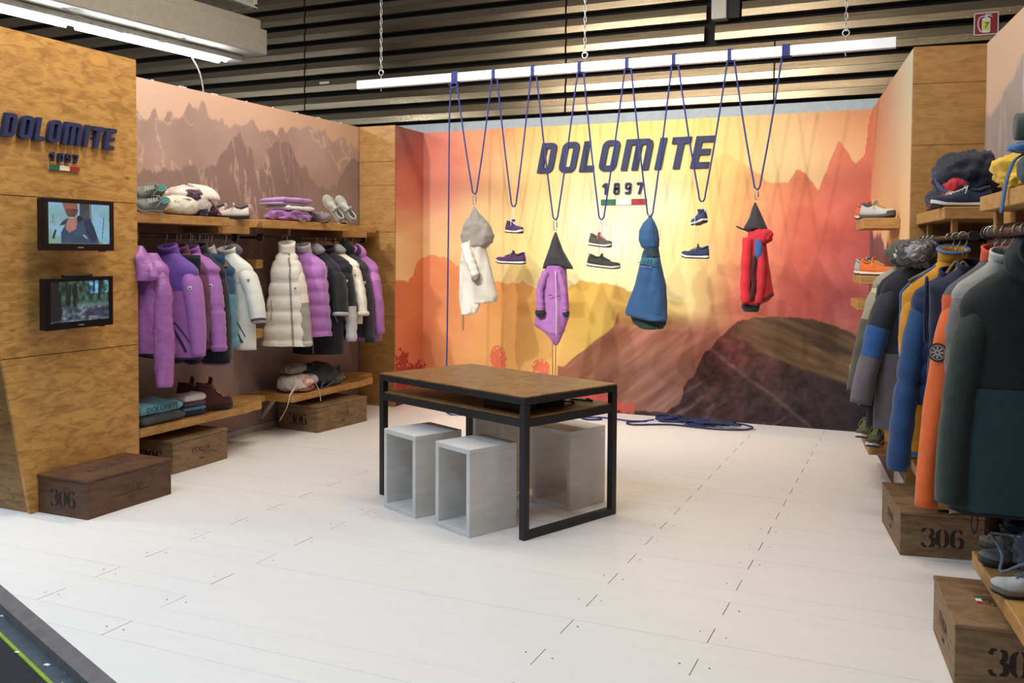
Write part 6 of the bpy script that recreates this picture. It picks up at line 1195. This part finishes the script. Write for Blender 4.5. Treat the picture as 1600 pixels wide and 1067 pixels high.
panel(t, 'body', O([(1.68, -2.24, -2.135), (1.60, -2.265, -2.122), (1.50, -2.293, -2.10), (1.40, -2.315, -2.078), (1.31, -2.338, -2.056), (1.18, -2.39, -2.05), (1.08, -2.425, -2.046), (1.05, -2.42, -2.045), (1.02, -2.31, -2.045), (1.0, -2.2, -2.05)]), (46, 82, 124), 162, .10, .014)
panel(t, 'hood', O([(1.925, -2.212, -2.196), (1.87, -2.265, -2.162), (1.80, -2.304, -2.134), (1.72, -2.308, -2.122), (1.66, -2.285, -2.124), (1.625, -2.25, -2.15)]), (46, 84, 124), 163, .10, .010)
panel(t, 'dark_neck', O([(1.66, -2.245, -2.13), (1.60, -2.27, -2.119), (1.565, -2.28, -2.112)]), (36, 52, 60), 164, .106, .006)
text_obj('MITE', .06, .0015, 'chest_word', fab((70, 138, 110)), t, Matrix.Translation((.012, -.112, -.388)) @ Matrix.Rotation(.08, 4, 'Y') @ UP, .15); text_obj('DOLOMITE 1897', .016, .001, 'chest_line', fab((110, 150, 196)), t, Matrix.Translation((-.01, -.114, -.44)) @ Matrix.Rotation(.04, 4, 'Y') @ UP)
m = MB(); m.tube([(-.08, -.098, -.40), (.0, -.115, -.415), (.09, -.10, -.43)], .004, 5); m.build('chest_seam', fab((60, 110, 110)), t, True)
x, z = -1.299, 2.03; t = hung('red jacket with black hood and blue chest panel hanging from the rope', x, z)
panel(t, 'body', O([(1.79, -1.35, -1.22), (1.70, -1.365, -1.205), (1.50, -1.378, -1.175), (1.35, -1.388, -1.15), (1.25, -1.395, -1.132), (1.20, -1.398, -1.18), (1.165, -1.398, -1.25)]), (188, 40, 50), 171, .085, .018)
m = MB(); P = spline([(-.045, -.07, -.30), (-.05, -.10, -.50), (-.055, -.10, -.70), (-.05, -.10, -.84)], 6); m.tube(P, [.042 + .003 * math.sin(i * 1.3) for i in range(len(P))], 14); m.build('sleeve', fab((200, 42, 52)), t, True)
m = MB(); P = spline([(.05, -.06, -.36), (.075, -.09, -.55), (.07, -.09, -.72), (.05, -.08, -.84)], 6); m.tube(P, [.034 + .003 * math.sin(i * 1.3) for i in range(len(P))], 14); m.build('sleeve', fab((186, 38, 50)), t, True)
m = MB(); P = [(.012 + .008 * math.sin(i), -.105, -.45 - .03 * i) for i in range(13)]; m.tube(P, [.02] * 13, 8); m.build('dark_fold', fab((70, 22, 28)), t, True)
panel(t, 'hem_band', O([(1.175, -1.40, -1.245), (1.14, -1.40, -1.25), (1.108, -1.38, -1.262)]), (40, 38, 42), 173, .085, .012); m = MB(); m.tube(spline([(.05, -.09, -.86), (.11, -.07, -.80), (.165, -.03, -.76)], 6), .008, 6); m.build('hem_edge', fab((40, 38, 42)), t, True)
panel(t, 'chest_panel', O([(1.74, -1.275, -1.235), (1.66, -1.285, -1.215), (1.58, -1.282, -1.22), (1.545, -1.272, -1.25)]), (58, 92, 150), 174, .03, .004, y=-.085)
panel(t, 'hood', O([(2.032, -1.305, -1.293), (1.98, -1.325, -1.268), (1.90, -1.345, -1.232), (1.83, -1.385, -1.20), (1.80, -1.392, -1.185), (1.78, -1.35, -1.20)]), (52, 50, 54), 175, .08, .014, arch=.03)
blob(t, 'red_hood_roll', (.075, -.05, -.345), (.16, .12, .125), (192, 40, 52), 176, .12)
m = MB(); m.tube(spline([(-.07, -.06, -.23), (-.11, -.07, -.215), (-.14, -.06, -.20)], 5), .008, 6); m.build('hood_tab', fab((44, 42, 46)), t, True)
